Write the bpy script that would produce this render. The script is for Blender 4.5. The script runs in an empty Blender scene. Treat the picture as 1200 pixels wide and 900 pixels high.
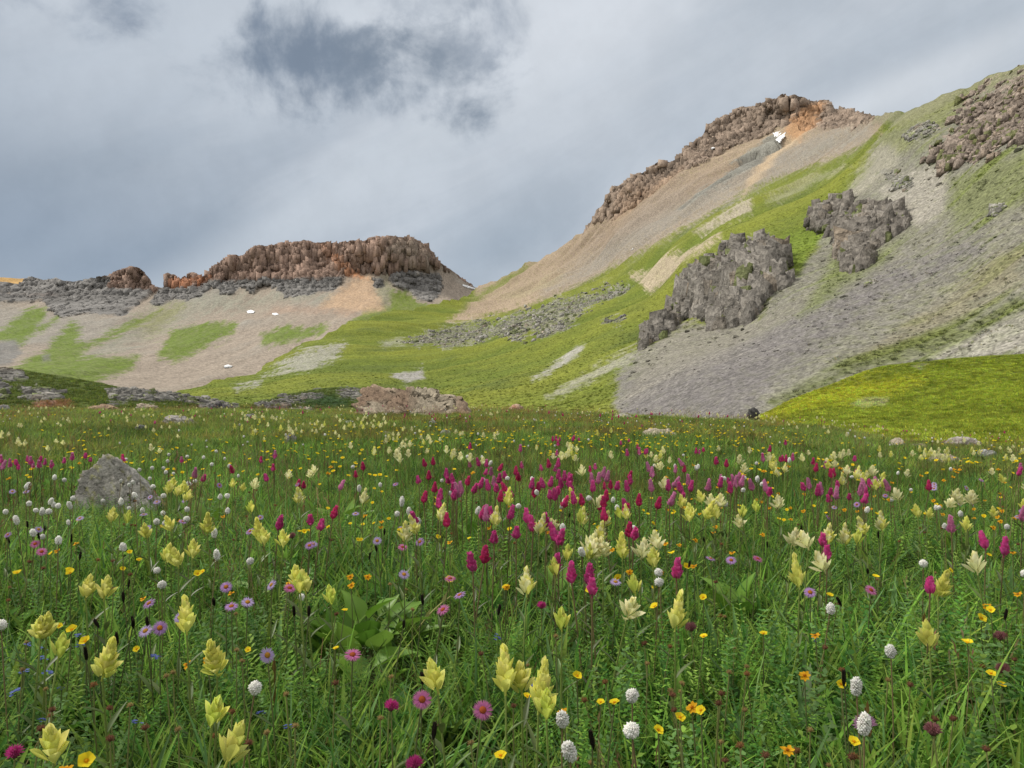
import bpy, math, random
import numpy as np
from mathutils import Vector, Euler, Matrix
R = math.radians
rng = np.random.default_rng(7)
random.seed(7)
SC = bpy.context.scene
COL = SC.collection

# ------------------------------------------------------------------ camera, world, sun, exposure
CAMZ, FPX = 0.60, 924.0
cam_d = bpy.data.cameras.new('camera')
cam_d.sensor_width = 36.0
cam_d.lens = 36.0 * FPX / 1200.0
cam_d.clip_start, cam_d.clip_end = 0.05, 12000.0
cam = bpy.data.objects.new('camera', cam_d)
cam.location = (0, 0, CAMZ)
cam.rotation_euler = (R(90), 0, 0)
COL.objects.link(cam)
SC.camera = cam
SC.view_settings.view_transform = 'Standard'
SC.view_settings.look = 'None'
SC.view_settings.gamma = 1.0
SC.view_settings.use_curve_mapping = False
SC.view_settings.exposure = 0.42
SC.render.engine = 'CYCLES'
cy = SC.cycles
cy.max_bounces, cy.diffuse_bounces, cy.glossy_bounces = 5, 3, 1
cy.transmission_bounces, cy.transparent_max_bounces, cy.volume_bounces = 3, 4, 0
cy.caustics_reflective = cy.caustics_refractive = False
cy.use_denoising = True

SUN_EL, SUN_AZ = 50.0, 285.0          # azimuth clockwise from +y: behind and left of the lens
sun_d = bpy.data.lights.new('sun', 'SUN')
sun_d.energy, sun_d.angle = 2.6, R(10)
sun_d.color = (1.0, 0.95, 0.86)
sun = bpy.data.objects.new('sun', sun_d)
sdir = Vector((math.cos(R(SUN_EL)) * math.sin(R(SUN_AZ)), math.cos(R(SUN_EL)) * math.cos(R(SUN_AZ)), math.sin(R(SUN_EL))))
sun.rotation_euler = (-sdir).to_track_quat('-Z', 'Y').to_euler()
sun.location = (0, 0, 500)
COL.objects.link(sun)


class NT:
    """tiny helper for node trees"""
    def __init__(self, tree):
        self.t, self.n, self.l = tree, tree.nodes, tree.links
    def node(self, typ, **kw):
        nd = self.n.new(typ)
        for k, v in kw.items():
            setattr(nd, k, v)
        return nd
    def put(self, sock, v):
        if hasattr(v, 'is_linked') or isinstance(v, bpy.types.NodeSocket):
            self.l.new(v, sock)
        else:
            sock.default_value = v
    def math(self, op, a, b=0.0, c=None, clamp=False):
        nd = self.node('ShaderNodeMath', operation=op, use_clamp=clamp)
        self.put(nd.inputs[0], a)
        self.put(nd.inputs[1], b)
        if c is not None:
            self.put(nd.inputs[2], c)
        return nd.outputs[0]
    def vmath(self, op, a, b=(0, 0, 0), out=0):
        nd = self.node('ShaderNodeVectorMath', operation=op)
        self.put(nd.inputs[0], a)
        if op == 'SCALE':
            self.put(nd.inputs['Scale'], b)
        else:
            self.put(nd.inputs[1], b)
        return nd.outputs[out]
    def ramp(self, v, a, b, lo=0.0, hi=1.0):
        nd = self.node('ShaderNodeMapRange', interpolation_type='SMOOTHSTEP')
        self.put(nd.inputs['Value'], v)
        nd.inputs['From Min'].default_value, nd.inputs['From Max'].default_value = a, b
        nd.inputs['To Min'].default_value, nd.inputs['To Max'].default_value = lo, hi
        return nd.outputs[0]
    def mix(self, f, a, b, blend='MIX'):
        nd = self.node('ShaderNodeMix', data_type='RGBA', blend_type=blend)
        self.put(nd.inputs['Factor'], f)
        for i, v in ((6, a), (7, b)):
            if isinstance(v, tuple) and len(v) == 3:
                v = v + (1.0,)
            self.put(nd.inputs[i], v)
        return nd.outputs[2]
    def noise(self, vec, scale, detail=4.0, rough=0.55, dist=0.0):
        nd = self.node('ShaderNodeTexNoise')
        if vec is not None:
            self.l.new(vec, nd.inputs['Vector'])
        nd.inputs['Scale'].default_value, nd.inputs['Detail'].default_value = scale, detail
        nd.inputs['Roughness'].default_value, nd.inputs['Distortion'].default_value = rough, dist
        return nd.outputs[0]


def make_world():
    w = bpy.data.worlds.new('World')
    SC.world = w
    w.use_nodes = True
    w.node_tree.nodes.clear()
    T = NT(w.node_tree)
    d = T.node('ShaderNodeTexCoord').outputs['Generated']
    sky = T.node('ShaderNodeTexSky', sky_type='NISHITA')
    sky.sun_disc = False
    sky.sun_elevation, sky.sun_rotation = R(SUN_EL), R(SUN_AZ)
    sky.altitude, sky.dust_density = 3500, 1.0

    def direc(px, py):
        v = Vector(((px - 600) / FPX, 1.0, (450 - py) / FPX))
        v.normalize()
        return tuple(v)
    # cloud sheets seen low over the horizon are stretched: noise on a flat cloud deck overhead
    sep = T.node('ShaderNodeSeparateXYZ')
    T.l.new(d, sep.inputs[0])
    nz = T.math('MAXIMUM', sep.outputs[2], 0.0)
    hz = T.math('ADD', nz, 0.35)
    comb = T.node('ShaderNodeCombineXYZ')
    T.l.new(T.math('DIVIDE', sep.outputs[0], hz), comb.inputs[0])
    T.l.new(T.math('DIVIDE', sep.outputs[1], hz), comb.inputs[1])
    deck = comb.outputs[0]
    n1 = T.noise(d, 7.0, 7.0, 0.62, 0.3)
    n2 = T.noise(deck, 1.1, 5.0, 0.5, 0.6)
    n3 = T.noise(d, 3.2, 3.0, 0.5, 0.4)
    nf = T.noise(d, 22.0, 5.0, 0.6)

    def blob(px, py, rx, ry, soft=0.6, amp=0.55, rot=0.0):
        """soft dark cloud about a direction of the sky, ragged by noise"""
        c = Vector(direc(px, py))
        right = Vector((c.y, -c.x, 0)).normalized()
        up = right.cross(c).normalized()
        cr, sr = math.cos(R(rot)), math.sin(R(rot))
        r2, u2 = right * cr + up * sr, up * cr - right * sr
        a = T.vmath('DOT_PRODUCT', d, tuple(r2 / (rx / FPX)), 1)
        b = T.vmath('DOT_PRODUCT', d, tuple(u2 / (ry / FPX)), 1)
        ca, cb = c.dot(r2) / (rx / FPX), c.dot(u2) / (ry / FPX)
        a, b = T.math('SUBTRACT', a, ca), T.math('SUBTRACT', b, cb)
        q = T.math('SQRT', T.math('ADD', T.math('MULTIPLY', a, a), T.math('MULTIPLY', b, b)))
        q = T.math('ADD', q, T.math('MULTIPLY', T.math('SUBTRACT', n1, 0.5), amp * 3.2))
        q = T.math('ADD', q, T.math('MULTIPLY', T.math('SUBTRACT', nf, 0.5), amp * 0.9))
        return T.ramp(q, 1.0 + soft * 0.6, 1.0 - soft, 0.0, 1.0)
    # values below are radiance / 0.1 (the background strength)
    pale, mid, slate = (5.3, 5.65, 6.05), (3.95, 4.4, 4.9), (2.55, 2.98, 3.48)
    n5 = T.noise(d, 8.0, 9.0, 0.6, 0.25)
    cs = T.node('ShaderNodeCombineXYZ')                   # sheets of rain cloud drawn out up to the right
    T.l.new(T.vmath('DOT_PRODUCT', d, (1.4, 0.0, 0.75), 1), cs.inputs[0])
    T.l.new(T.vmath('DOT_PRODUCT', d, (-3.6, 0.0, 7.4), 1), cs.inputs[1])
    n6 = T.noise(cs.outputs[0], 1.35, 5.0, 0.58, 0.5)
    base = T.mix(T.ramp(T.math('ADD', T.math('MULTIPLY', n2, 0.35), T.math('ADD', T.math('MULTIPLY', n3, 0.2), T.math('MULTIPLY', n6, 0.45))), 0.40, 0.60), mid, pale)
    for (px, py, rx, ry, so, amp, rot, col, k) in [
            (20, 210, 360, 130, 1.0, 0.16, -12, slate, 0.85),
            (40, 300, 230, 70, 1.0, 0.12, 0, (2.2, 2.68, 3.3), 0.85),
            (590, 285, 120, 56, 1.0, 0.14, 25, (2.7, 3.2, 3.75), 0.8),
            (330, 175, 250, 26, 1.0, 0.18, 28, (3.2, 3.65, 4.2), 0.55),
            (760, 120, 330, 60, 1.0, 0.14, 20, (4.2, 4.6, 5.05), 0.6),
            (390, 235, 330, 34, 1.0, 0.14, 34, (4.9, 5.3, 5.7), 0.7),
            (150, 90, 230, 50, 1.0, 0.2, 12, (4.2, 4.65, 5.15), 0.6),
            (660, 25, 150, 60, 0.9, 0.2, 15, (6.0, 6.3, 6.7), 0.7),
            (460, 40, 260, 90, 1.0, 0.25, 0, (5.7, 6.05, 6.45), 0.6),
            (1040, 112, 170, 22, 1.0, 0.14, 18, (5.9, 6.2, 6.5), 0.7)]:
        base = T.mix(T.math('MULTIPLY', blob(px, py, rx, ry, so, amp, rot), k), base, col)
    # torn dark cloud: density from noise, thickest about a few directions
    for (px, py, rx, ry, rot, lo, hi, col, k) in [
            (345, 66, 150, 62, -8, .94, 1.42, (1.6, 2.0, 2.55), .97),
            (500, 88, 120, 72, 14, .95, 1.42, (1.75, 2.15, 2.65), .97),
            (505, 2, 125, 26, 4, .98, 1.45, (2.6, 3.0, 3.55), .8),
            (580, 38, 66, 50, 40, .96, 1.42, (2.8, 3.2, 3.75), .85),
            (100, -4, 150, 36, 8, .92, 1.38, (1.95, 2.35, 2.95), .95)]:
        m = blob(px, py, rx, ry, 1.0, 0.05, rot)
        q = T.math('ADD', T.math('MULTIPLY', m, .46), T.math('ADD', T.math('MULTIPLY', n5, 1.55), T.math('MULTIPLY', T.math('SUBTRACT', n1, .5), .5)))
        q = T.math('MULTIPLY', T.ramp(q, lo, hi), T.ramp(m, 0.0, .35))
        base = T.mix(T.math('MULTIPLY', q, k), base, col)
    fine = T.ramp(nf, 0.3, 0.7, 0.97, 1.03)
    base = T.mix(1.0, base, fine, 'MULTIPLY')
    # thinner, brighter cloud overhead and behind the viewer
    zen = T.ramp(sep.outputs[2], 0.42, 0.9)
    base = T.mix(zen, base, (9.9, 9.7, 9.3))
    back = T.ramp(sep.outputs[1], 0.35, -0.5)
    base = T.mix(T.math('MULTIPLY', back, 0.8), base, (8.4, 8.2, 7.9))
    base = T.mix(0.08, base, sky.outputs[0])
    below = T.ramp(sep.outputs[2], -0.02, -0.12)
    base = T.mix(below, base, (0.9, 1.0, 0.7))
    bg = T.node('ShaderNodeBackground')
    T.l.new(base, bg.inputs[0])
    bg.inputs[1].default_value = 0.092
    out = T.node('ShaderNodeOutputWorld')
    T.l.new(bg.outputs[0], out.inputs[0])
    try:
        w.cycles.sampling_method = 'MANUAL'
        w.cycles.sample_map_resolution = 512
    except Exception:
        pass


make_world()

# ------------------------------------------------------------------ numpy noise
_perm = np.random.default_rng(3).permutation(256)
_perm = np.concatenate([_perm, _perm, _perm])
_g = np.random.default_rng(4).normal(size=(256, 3))
_g /= np.linalg.norm(_g, axis=1)[:, None]


def perlin(x, y, z=None):
    x, y = np.asarray(x, float), np.asarray(y, float)
    z = np.zeros_like(x) if z is None else np.broadcast_to(np.asarray(z, float), x.shape)
    xi, yi, zi = np.floor(x).astype(int), np.floor(y).astype(int), np.floor(z).astype(int)
    xf, yf, zf = x - xi, y - yi, z - zi
    u, v, w = [t * t * t * (t * (t * 6 - 15) + 10) for t in (xf, yf, zf)]
    xi &= 255; yi &= 255; zi &= 255
    r = 0.0
    for a in (0, 1):
        wa = u if a else 1 - u
        pa = _perm[xi + a]
        for b in (0, 1):
            wb = v if b else 1 - v
            pb = _perm[pa + yi + b]
            for c in (0, 1):
                wc = w if c else 1 - w
                g = _g[_perm[pb + zi + c]]
                r = r + wa * wb * wc * (g[..., 0] * (xf - a) + g[..., 1] * (yf - b) + g[..., 2] * (zf - c))
    return r * 1.5


def fbm(x, y, z=None, o=4, gain=0.5):
    s, a, n = 0.0, 1.0, 0.0
    z = 0.0 if z is None else z
    for i in range(o):
        s = s + a * perlin(np.asarray(x) * 2.03 ** i + 17.3 * i, np.asarray(y) * 2.03 ** i + 5.1 * i, np.asarray(z) * 2.03 ** i + np.zeros_like(np.asarray(x, float)) + 9.7 * i)
        n += a
        a *= gain
    return s / n


def ridged(x, y, z=None, o=4, gain=0.5):
    s, a, n = 0.0, 1.0, 0.0
    z = 0.0 if z is None else z
    for i in range(o):
        p = perlin(np.asarray(x) * 2.1 ** i + 7.3 * i, np.asarray(y) * 2.1 ** i + 3.1 * i, np.asarray(z) * 2.1 ** i + np.zeros_like(np.asarray(x, float)) + 2.7 * i)
        s = s + a * (1 - 2 * np.abs(p))
        n += a
        a *= gain
    return s / n


def sstep(a, b, x):
    t = np.clip((x - a) / (b - a), 0, 1)
    return t * t * (3 - 2 * t)


# ------------------------------------------------------------------ mesh helpers
def tag(o, label=None, cat=None, group=None, kind=None):
    if label: o['label'] = label
    if cat: o['category'] = cat
    if group: o['group'] = group
    if kind: o['kind'] = kind
    return o


def mesh_np(name, V, F, mat, col=None, smooth=True):
    me = bpy.data.meshes.new(name)
    V = np.asarray(V, np.float32)
    F = np.asarray(F, np.int32)
    k = F.shape[1]
    me.vertices.add(len(V))
    me.vertices.foreach_set('co', V.ravel())
    me.loops.add(F.size)
    me.loops.foreach_set('vertex_index', F.ravel())
    me.polygons.add(len(F))
    me.polygons.foreach_set('loop_start', np.arange(0, F.size, k, dtype=np.int32))
    me.polygons.foreach_set('loop_total', np.full(len(F), k, np.int32))
    if smooth:
        me.polygons.foreach_set('use_smooth', np.ones(len(F), bool))
    me.update(calc_edges=True)
    if col is not None:
        at = me.color_attributes.new('Col', 'FLOAT_COLOR', 'POINT')
        c = np.ones((len(V), 4), np.float32)
        c[:, :3] = col
        at.data.foreach_set('color', c.ravel())
    me.validate()
    me.materials.append(mat)
    return me


def link(name, me, parent=None):
    o = bpy.data.objects.new(name, me)
    COL.objects.link(o)
    if parent is not None:
        o.parent = parent
    return o


class MB:
    """collects quads / tris with vertex colours"""
    def __init__(self):
        self.v, self.f, self.c = [], [], []
    def add(self, V, F, C):
        n = len(self.v)
        self.v += [tuple(p) for p in V]
        self.f += [tuple(i + n for i in q) for q in F]
        C = np.asarray(C, float)
        if C.ndim == 1:
            C = np.tile(C, (len(V), 1))
        self.c += [tuple(c) for c in C]
    def mesh(self, name, mat, smooth=True):
        me = bpy.data.meshes.new(name)
        me.from_pydata(self.v, [], self.f)
        if smooth:
            me.polygons.foreach_set('use_smooth', np.ones(len(self.f), bool))
        at = me.color_attributes.new('Col', 'FLOAT_COLOR', 'POINT')
        c = np.ones((len(self.v), 4), np.float32)
        c[:, :3] = np.array(self.c)
        at.data.foreach_set('color', c.ravel())
        me.materials.append(mat)
        return me


# ------------------------------------------------------------------ materials
def new_mat(name):
    m = bpy.data.materials.new(name)
    m.use_nodes = True
    m.node_tree.nodes.clear()
    return m, NT(m.node_tree)


def attr(T, name, typ='GEOMETRY'):
    nd = T.node('ShaderNodeAttribute', attribute_type=typ)
    nd.attribute_name = name
    return nd.outputs['Color']


def plant_mat(name, trans=0.3, rough=0.55, spec=0.25, tint=None, vary=0.18):
    m, T = new_mat(name)
    c = attr(T, 'Col')
    if tint:
        c = T.mix(1.0, c, attr(T, tint, 'INSTANCER'), 'MULTIPLY')
    rnd = T.node('ShaderNodeObjectInfo').outputs['Random']
    v = T.ramp(rnd, 0, 1, 1 - vary, 1 + vary)
    c = T.mix(1.0, c, v, 'MULTIPLY')
    p = T.node('ShaderNodeBsdfPrincipled')
    T.l.new(c, p.inputs['Base Color'])
    p.inputs['Roughness'].default_value = rough
    p.inputs['Specular IOR Level'].default_value = spec
    tr = T.node('ShaderNodeBsdfTranslucent')
    T.l.new(c, tr.inputs['Color'])
    mx = T.node('ShaderNodeMixShader')
    mx.inputs[0].default_value = trans
    T.l.new(p.outputs[0], mx.inputs[1])
    T.l.new(tr.outputs[0], mx.inputs[2])
    out = T.node('ShaderNodeOutputMaterial')
    T.l.new(mx.outputs[0], out.inputs[0])
    return m


def terrain_mat(name, scales, spec_amt=0.3, bump=1.0, speck=None, speck_amt=0.35):
    """painted ground colour broken by grain at several sizes (metres), with relief"""
    m, T = new_mat(name)
    geo = T.node('ShaderNodeNewGeometry')
    pos = geo.outputs['Position']
    c = attr(T, 'Col')
    h = None
    for i, s in enumerate(scales):
        n = T.noise(pos, 1.0 / s, 4.0, 0.65)
        k = T.ramp(n, 0.28, 0.72, 1 - spec_amt, 1 + spec_amt)
        c = T.mix(1.0, c, k, 'MULTIPLY')
        hh = T.math('MULTIPLY', n, s)
        h = hh if h is None else T.math('ADD', h, hh)
    if speck:
        for s in speck:
            vo = T.node('ShaderNodeTexVoronoi')
            T.l.new(pos, vo.inputs['Vector'])
            vo.inputs['Scale'].default_value = 1.0 / s
            g = T.node('ShaderNodeSeparateColor')
            T.l.new(vo.outputs['Color'], g.inputs[0])
            k = T.ramp(g.outputs[0], 0.0, 1.0, 1 - speck_amt, 1 + speck_amt)
            c = T.mix(1.0, c, k, 'MULTIPLY')
            h = T.math('ADD', h, T.math('MULTIPLY', vo.outputs['Distance'], s * 0.6))
    b = T.node('ShaderNodeBump')
    b.inputs['Strength'].default_value = bump
    b.inputs['Distance'].default_value = 1.0
    T.l.new(h, b.inputs['Height'])
    p = T.node('ShaderNodeBsdfPrincipled')
    T.l.new(c, p.inputs['Base Color'])
    p.inputs['Roughness'].default_value = 0.95
    p.inputs['Specular IOR Level'].default_value = 0.1
    T.l.new(b.outputs[0], p.inputs['Normal'])
    out = T.node('ShaderNodeOutputMaterial')
    T.l.new(p.outputs[0], out.inputs[0])
    return m


# ------------------------------------------------------------------ relief terrain (angles from the valley, real distances)
def rbf(pts):
    """thin-plate fit of log distance over the view angles"""
    P = np.array([(p[0] / 300.0, p[1] / 200.0) for p in pts])
    val = np.log([p[2] for p in pts])
    def phi(r2):
        return np.where(r2 > 0, r2 * np.log(np.maximum(r2, 1e-12)) * 0.5, 0.0)
    n = len(P)
    A = np.zeros((n + 3, n + 3))
    d2 = ((P[:, None] - P[None]) ** 2).sum(-1)
    A[:n, :n] = phi(d2) + np.eye(n) * 0.004
    A[:n, n] = 1; A[:n, n + 1:] = P
    A[n:, :n] = A[:n, n:].T
    w = np.linalg.solve(A, np.concatenate([val, [0, 0, 0]]))
    def f(px, py):
        qx, qy = np.asarray(px, float) / 300.0, np.asarray(py, float) / 200.0
        s = w[n] + w[n + 1] * qx + w[n + 2] * qy
        for i in range(n):
            s = s + w[i] * phi((qx - P[i, 0]) ** 2 + (qy - P[i, 1]) ** 2)
        return np.exp(s)
    return f


def world(px, py, D):
    return np.stack([(px - 600) / FPX * D, D + 0 * px, CAMZ + (450 - py) / FPX * D], -1)


def grid_faces(ny, nx):
    i = np.arange(ny * nx).reshape(ny, nx)
    return np.stack([i[:-1, :-1], i[1:, :-1], i[1:, 1:], i[:-1, 1:]], -1).reshape(-1, 4)


def grid_normals(V):
    du = np.gradient(V, axis=1)
    dv = np.gradient(V, axis=0)
    n = np.cross(dv, du)
    n /= np.linalg.norm(n, axis=-1, keepdims=True) + 1e-9
    flip = (n * (V - np.array([0, 0, CAMZ]))).sum(-1) > 0
    n[flip] *= -1
    return n


def poly_sd(px, py, poly):
    """signed distance (in picture px, positive inside) to a polygon on the slope, only near it"""
    poly = np.array(poly, float)
    out = np.full(px.shape, -60.0)
    m = 50
    sel = (px > poly[:, 0].min() - m) & (px < poly[:, 0].max() + m) & (py > poly[:, 1].min() - m) & (py < poly[:, 1].max() + m)
    x, y = px[sel], py[sel]
    if x.size == 0:
        return out
    d = np.full(x.shape, 1e9)
    ins = np.zeros(x.shape, bool)
    n = len(poly)
    for i in range(n):
        ax, ay = poly[i]; bx, by = poly[(i + 1) % n]
        ex, ey = bx - ax, by - ay
        t = np.clip(((x - ax) * ex + (y - ay) * ey) / (ex * ex + ey * ey + 1e-9), 0, 1)
        d = np.minimum(d, np.hypot(x - ax - t * ex, y - ay - t * ey))
        c = ((ay > y) != (by > y))
        xi = ax + (y - ay) / (by - ay if by != ay else 1e-9) * ex
        ins ^= c & (x < xi)
    out[sel] = np.where(ins, d, -d)
    return out
# ------------------------------------------------------------------ the land
M_MOUNT = terrain_mat('mountain_ground', (6.0, 2.2), 0.06, 0.14, (3.0, 1.5), 0.16)
M_HILL = terrain_mat('hillside_ground', (2.4, 0.8), 0.07, 0.22, (0.9, 0.4), 0.22)
M_CRAG = terrain_mat('crag_rock', (4.0, 1.2), 0.25, 0.7, (1.6,), 0.2)
M_TURF = terrain_mat('turf_ground', (1.8, 0.35), 0.3, 0.9)
M_SOIL = terrain_mat('meadow_soil', (0.3, 0.05), 0.35, 0.8)


def curve(pts):
    p = np.array(pts, float)
    return lambda x: np.interp(x, p[:, 0], p[:, 1])


class Relief:
    """a slope seen from the valley: grid over view angles, real distances, real relief along its normals"""
    def __init__(self, px0, px1, step, top, bottom, ny, depth, back=7, backfall=0.5):
        xs = np.arange(px0, px1 + step, step)
        t = np.linspace(0, 1, ny)
        self.px = np.broadcast_to(xs, (ny, len(xs))).copy()
        tp, bt = top(xs), bottom(xs)
        kw = int(14 / step)                                  # crest detail fades out down the slope
        ext = np.concatenate([np.full(kw, tp[0]), tp, np.full(kw, tp[-1])])
        ts = np.convolve(ext, np.ones(2 * kw + 1) / (2 * kw + 1), 'valid')
        self.py = ts[None] + (bt - ts)[None] * t[:, None] + (tp - ts)[None] * np.clip(1 - t / .22, 0, 1)[:, None]
        self.xs, self.tp, self.bt, self.ny = xs, tp, bt, ny
        D = depth(self.px, self.py)
        self.D = D
        self.V = world(self.px, self.py, D)
        self.N = grid_normals(self.V)
        self.back, self.backfall = back, backfall
        self.col = np.zeros(self.V.shape)
        self.grain = 0.0
    def displace(self, h):
        self.V = self.V + self.N * h[..., None]
    def at(self, px, py):
        """point of the finished surface met by a line of sight"""
        j = int(np.clip(np.searchsorted(self.xs, px), 1, len(self.xs) - 1))
        q = self.V[:, j]
        pp = 450 - (q[:, 2] - CAMZ) / q[:, 1] * FPX
        i = int(np.argmin(np.abs(pp - py)))
        return Vector(q[i]), Vector(self.N[i, j])
    def build(self, name, mat, kind='structure', cuts=()):
        V, C = self.V, self.col
        rows, cols = [], []
        top = V[0]
        for k in range(self.back, 0, -1):                 # the far side of the ridge falls away
            s = (k / self.back) ** 1.5
            b = top.copy()
            b[:, 1] += s * top[:, 1] * 0.25
            b[:, 0] += s * top[:, 0] * 0.25
            b[:, 2] -= s * top[:, 1] * 0.25 * self.backfall
            rows.append(b); cols.append(C[0])
        A = np.concatenate([np.array(rows).reshape(-1, V.shape[1], 3), V]) if rows else V
        CC = np.concatenate([np.array(cols).reshape(-1, V.shape[1], 3), C]) if rows else C
        F = grid_faces(A.shape[0], A.shape[1])
        A, CC = A.reshape(-1, 3), CC.reshape(-1, 3)
        keep = np.ones(len(F), bool)
        for (mask, nm, cmat, label, cat, group) in cuts:  # outcrops lifted out as objects of their own
            mk = np.concatenate([np.zeros((self.back, V.shape[1])), mask]).ravel()
            sel = (mk[F].mean(1) > 0.5) & keep
            if sel.sum() < 20:
                continue
            keep &= ~sel
            idx, inv = np.unique(F[sel], return_inverse=True)
            o = link(nm, mesh_np(nm, A[idx], inv.reshape(-1, 4), cmat, CC[idx]))
            tag(o, label, cat, group)
        o = link(name, mesh_np(name, A, F[keep], mat, CC))
        tag(o, kind=kind)
        return o


def cells(p, seed=0):
    """nearest-cell noise: random value of the nearest cell and distance gap to the next one"""
    p = np.asarray(p, float)
    b = np.floor(p).astype(int)
    d1 = np.full(p.shape[:-1], 9.0); d2 = d1.copy(); val = np.zeros_like(d1)
    for i in (-1, 0, 1):
        for j in (-1, 0, 1):
            for k in (-1, 0, 1):
                q = b + np.array((i, j, k))
                h = _perm[_perm[_perm[(q[..., 0] + seed) & 255] + (q[..., 1] & 255)] + (q[..., 2] & 255)]
                d = np.linalg.norm(p - (q + 0.5 + 0.45 * _g[h]), axis=-1)
                near = d < d1
                d2 = np.where(near, d1, np.minimum(d2, d))
                val = np.where(near, h / 255.0, val)
                d1 = np.where(near, d, d1)
    return val, d2 - d1


def wall(X, Z, s, seed=0):
    """fractured cliff face: jointed columns, ledges and cracks, as a distance out from the wall (and a tone per block)"""
    o = np.zeros_like(X)
    w = fbm(X / (3 * s), Z / (3 * s), None, 3)
    X, Z = X + w * s * .9, Z + w * s * .7
    c1, g1 = cells(np.stack([X / s, o + .5, Z / (3.0 * s)], -1), seed)
    c2, g2 = cells(np.stack([X / (.38 * s), o + .5, Z / (.8 * s)], -1), seed + 3)
    c3, g3 = cells(np.stack([X / (2.6 * s), o + .5, Z / (.42 * s)], -1), seed + 7)
    d = s * (.60 * (c1 - .5) + .22 * (c2 - .5) + .26 * (c3 - .5) - .22 * np.exp(-(g1 / .08) ** 2) - .09 * np.exp(-(g2 / .1) ** 2))
    return d, .5 * (c2 - .5) + .35 * (c1 - .5) + .3 * (c3 - .5)


def paint(rel, layers, nz):
    """layers: polygon, colour, edge softness, edge raggedness, strength"""
    for L in layers:
        poly, c, soft, rag = L[:4]
        k = L[4] if len(L) > 4 else 1.0
        m = sstep(-soft * 1.8 - .5, soft * 1.8 + .5, poly_sd(rel.px, rel.py, poly) + 1.2 * rag * nz + rel.grain * (3 + .35 * rag)) * k * np.clip(.92 + .35 * rel.grain, 0, 1)
        rel.col += (np.array(c) - rel.col) * m[..., None]


def blocks(rel, name, label, group, sel, n, w0, w1, tall, col, out=.3, seed=0, cat='rock outcrop', tuft=None, lump=.45, mat=None, sink=.2, top=.45, lean=.14, solo=False):
    """a crag as what it is: hundreds of angular jointed blocks, bedded in the slope, rubble round the edge"""
    r = np.random.default_rng(seed + 100)
    h, wd = sel.shape
    if solo:                                               # the largest unbroken patch only
        left = set(zip(*[a.tolist() for a in np.nonzero(sel > .4)]))
        best = set()
        while left:
            todo, got = [left.pop()], set()
            while todo:
                a, c = todo.pop()
                got.add((a, c))
                for q in ((a + 1, c), (a - 1, c), (a, c + 1), (a, c - 1)):
                    if q in left:
                        left.discard(q); todo.append(q)
            if len(got) > len(best): best = got
        keepm = np.zeros(sel.shape)
        for q in best: keepm[q] = 1
        sel = sel * keepm
    ii, jj = np.nonzero(sel > .5)
    pick = r.integers(0, len(ii), n)
    i, j = ii[pick], jj[pick]
    edge = sel[i, j]
    P, N = rel.V[i, j], rel.N[i, j]
    big = fbm(P[:, 0] / (w1 * 3), P[:, 1] / (w1 * 3), P[:, 2] / (w1 * 5), 2)
    w = (w0 + (w1 - w0) * r.random(n) ** 2.2) * np.clip(.35 + .75 * edge + .6 * big, .2, 1.4)
    ht = w * tall * r.uniform(.6, 1.5, n)
    dp = w * r.uniform(.7, 1.2, n)
    yaw = r.normal(0, .45, n) + np.arctan2(N[:, 0], -N[:, 1]) * .6
    cube = np.array([(-1, -1, -1), (1, -1, -1), (1, 1, -1), (-1, 1, -1), (-1, -1, 1), (1, -1, 1), (1, 1, 1), (-1, 1, 1)], float) * .5
    V = np.repeat(cube[None], n, 0)
    V *= 1 + r.uniform(-.32, .22, V.shape)
    V[:, 4:, :2] *= r.uniform(top, 1.0, (n, 1, 2))
    V[:, 4:, 2] += r.uniform(-.2, .2, (n, 4)) * (1.4 - top)
    V[..., 2] -= sink
    V = V * np.stack([w, dp, ht], -1)[:, None]
    tx, ty = r.normal(0, lean, n), r.normal(0, lean, n)
    V[..., 0] += V[..., 2] * tx[:, None]
    V[..., 1] += V[..., 2] * ty[:, None]
    c, s = np.cos(yaw)[:, None], np.sin(yaw)[:, None]
    V = np.stack([V[..., 0] * c - V[..., 1] * s, V[..., 0] * s + V[..., 1] * c, V[..., 2]], -1)
    V = V + (P + N * (w * out * (.4 + edge) + lump * w1 * np.maximum(big, 0) * edge)[:, None])[:, None]
    F = np.array([(3, 2, 1, 0), (4, 5, 6, 7), (0, 1, 5, 4), (1, 2, 6, 5), (2, 3, 7, 6), (3, 0, 4, 7)])
    FF = (F[None] + (np.arange(n) * 8)[:, None, None]).reshape(-1, 4)
    och = sstep(.1, .5, fbm(P[:, 0] / 8 + 30, P[:, 1] / 8, P[:, 2] / 20, 3))[:, None] * .5
    C = (rel.col[i, j] if col is None else np.array(col)) * (1 + .15 * r.normal(size=n) + .3 * big)[:, None]
    if col is not None:
        C = C + (np.array((.28, .21, .14)) * np.array(col).mean() / .19 - C) * och
    if tuft is not None:
        g = (r.random(n) < tuft)[:, None] * .7
        C = C + (np.array((.12, .15, .035)) - C) * g
    # the bedrock the blocks stand in
    bf = grid_faces(*rel.px.shape)
    bf = bf[(sel.ravel()[bf] > .4).all(1)]
    idx, inv = np.unique(bf, return_inverse=True)
    bv = rel.V.reshape(-1, 3)[idx] + rel.N.reshape(-1, 3)[idx] * .06
    bc = rel.col.reshape(-1, 3)[idx]
    FF = np.concatenate([FF, inv.reshape(-1, 4) + 8 * n])
    V = np.concatenate([V.reshape(-1, 3), bv])
    C = np.concatenate([np.repeat(C, 8, 0), bc])
    me = mesh_np(name, V, FF, mat or M_CRAG, np.clip(C, .02, .6), smooth=False)
    o = link(name, me)
    tag(o, label, cat, group)
    return o


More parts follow.
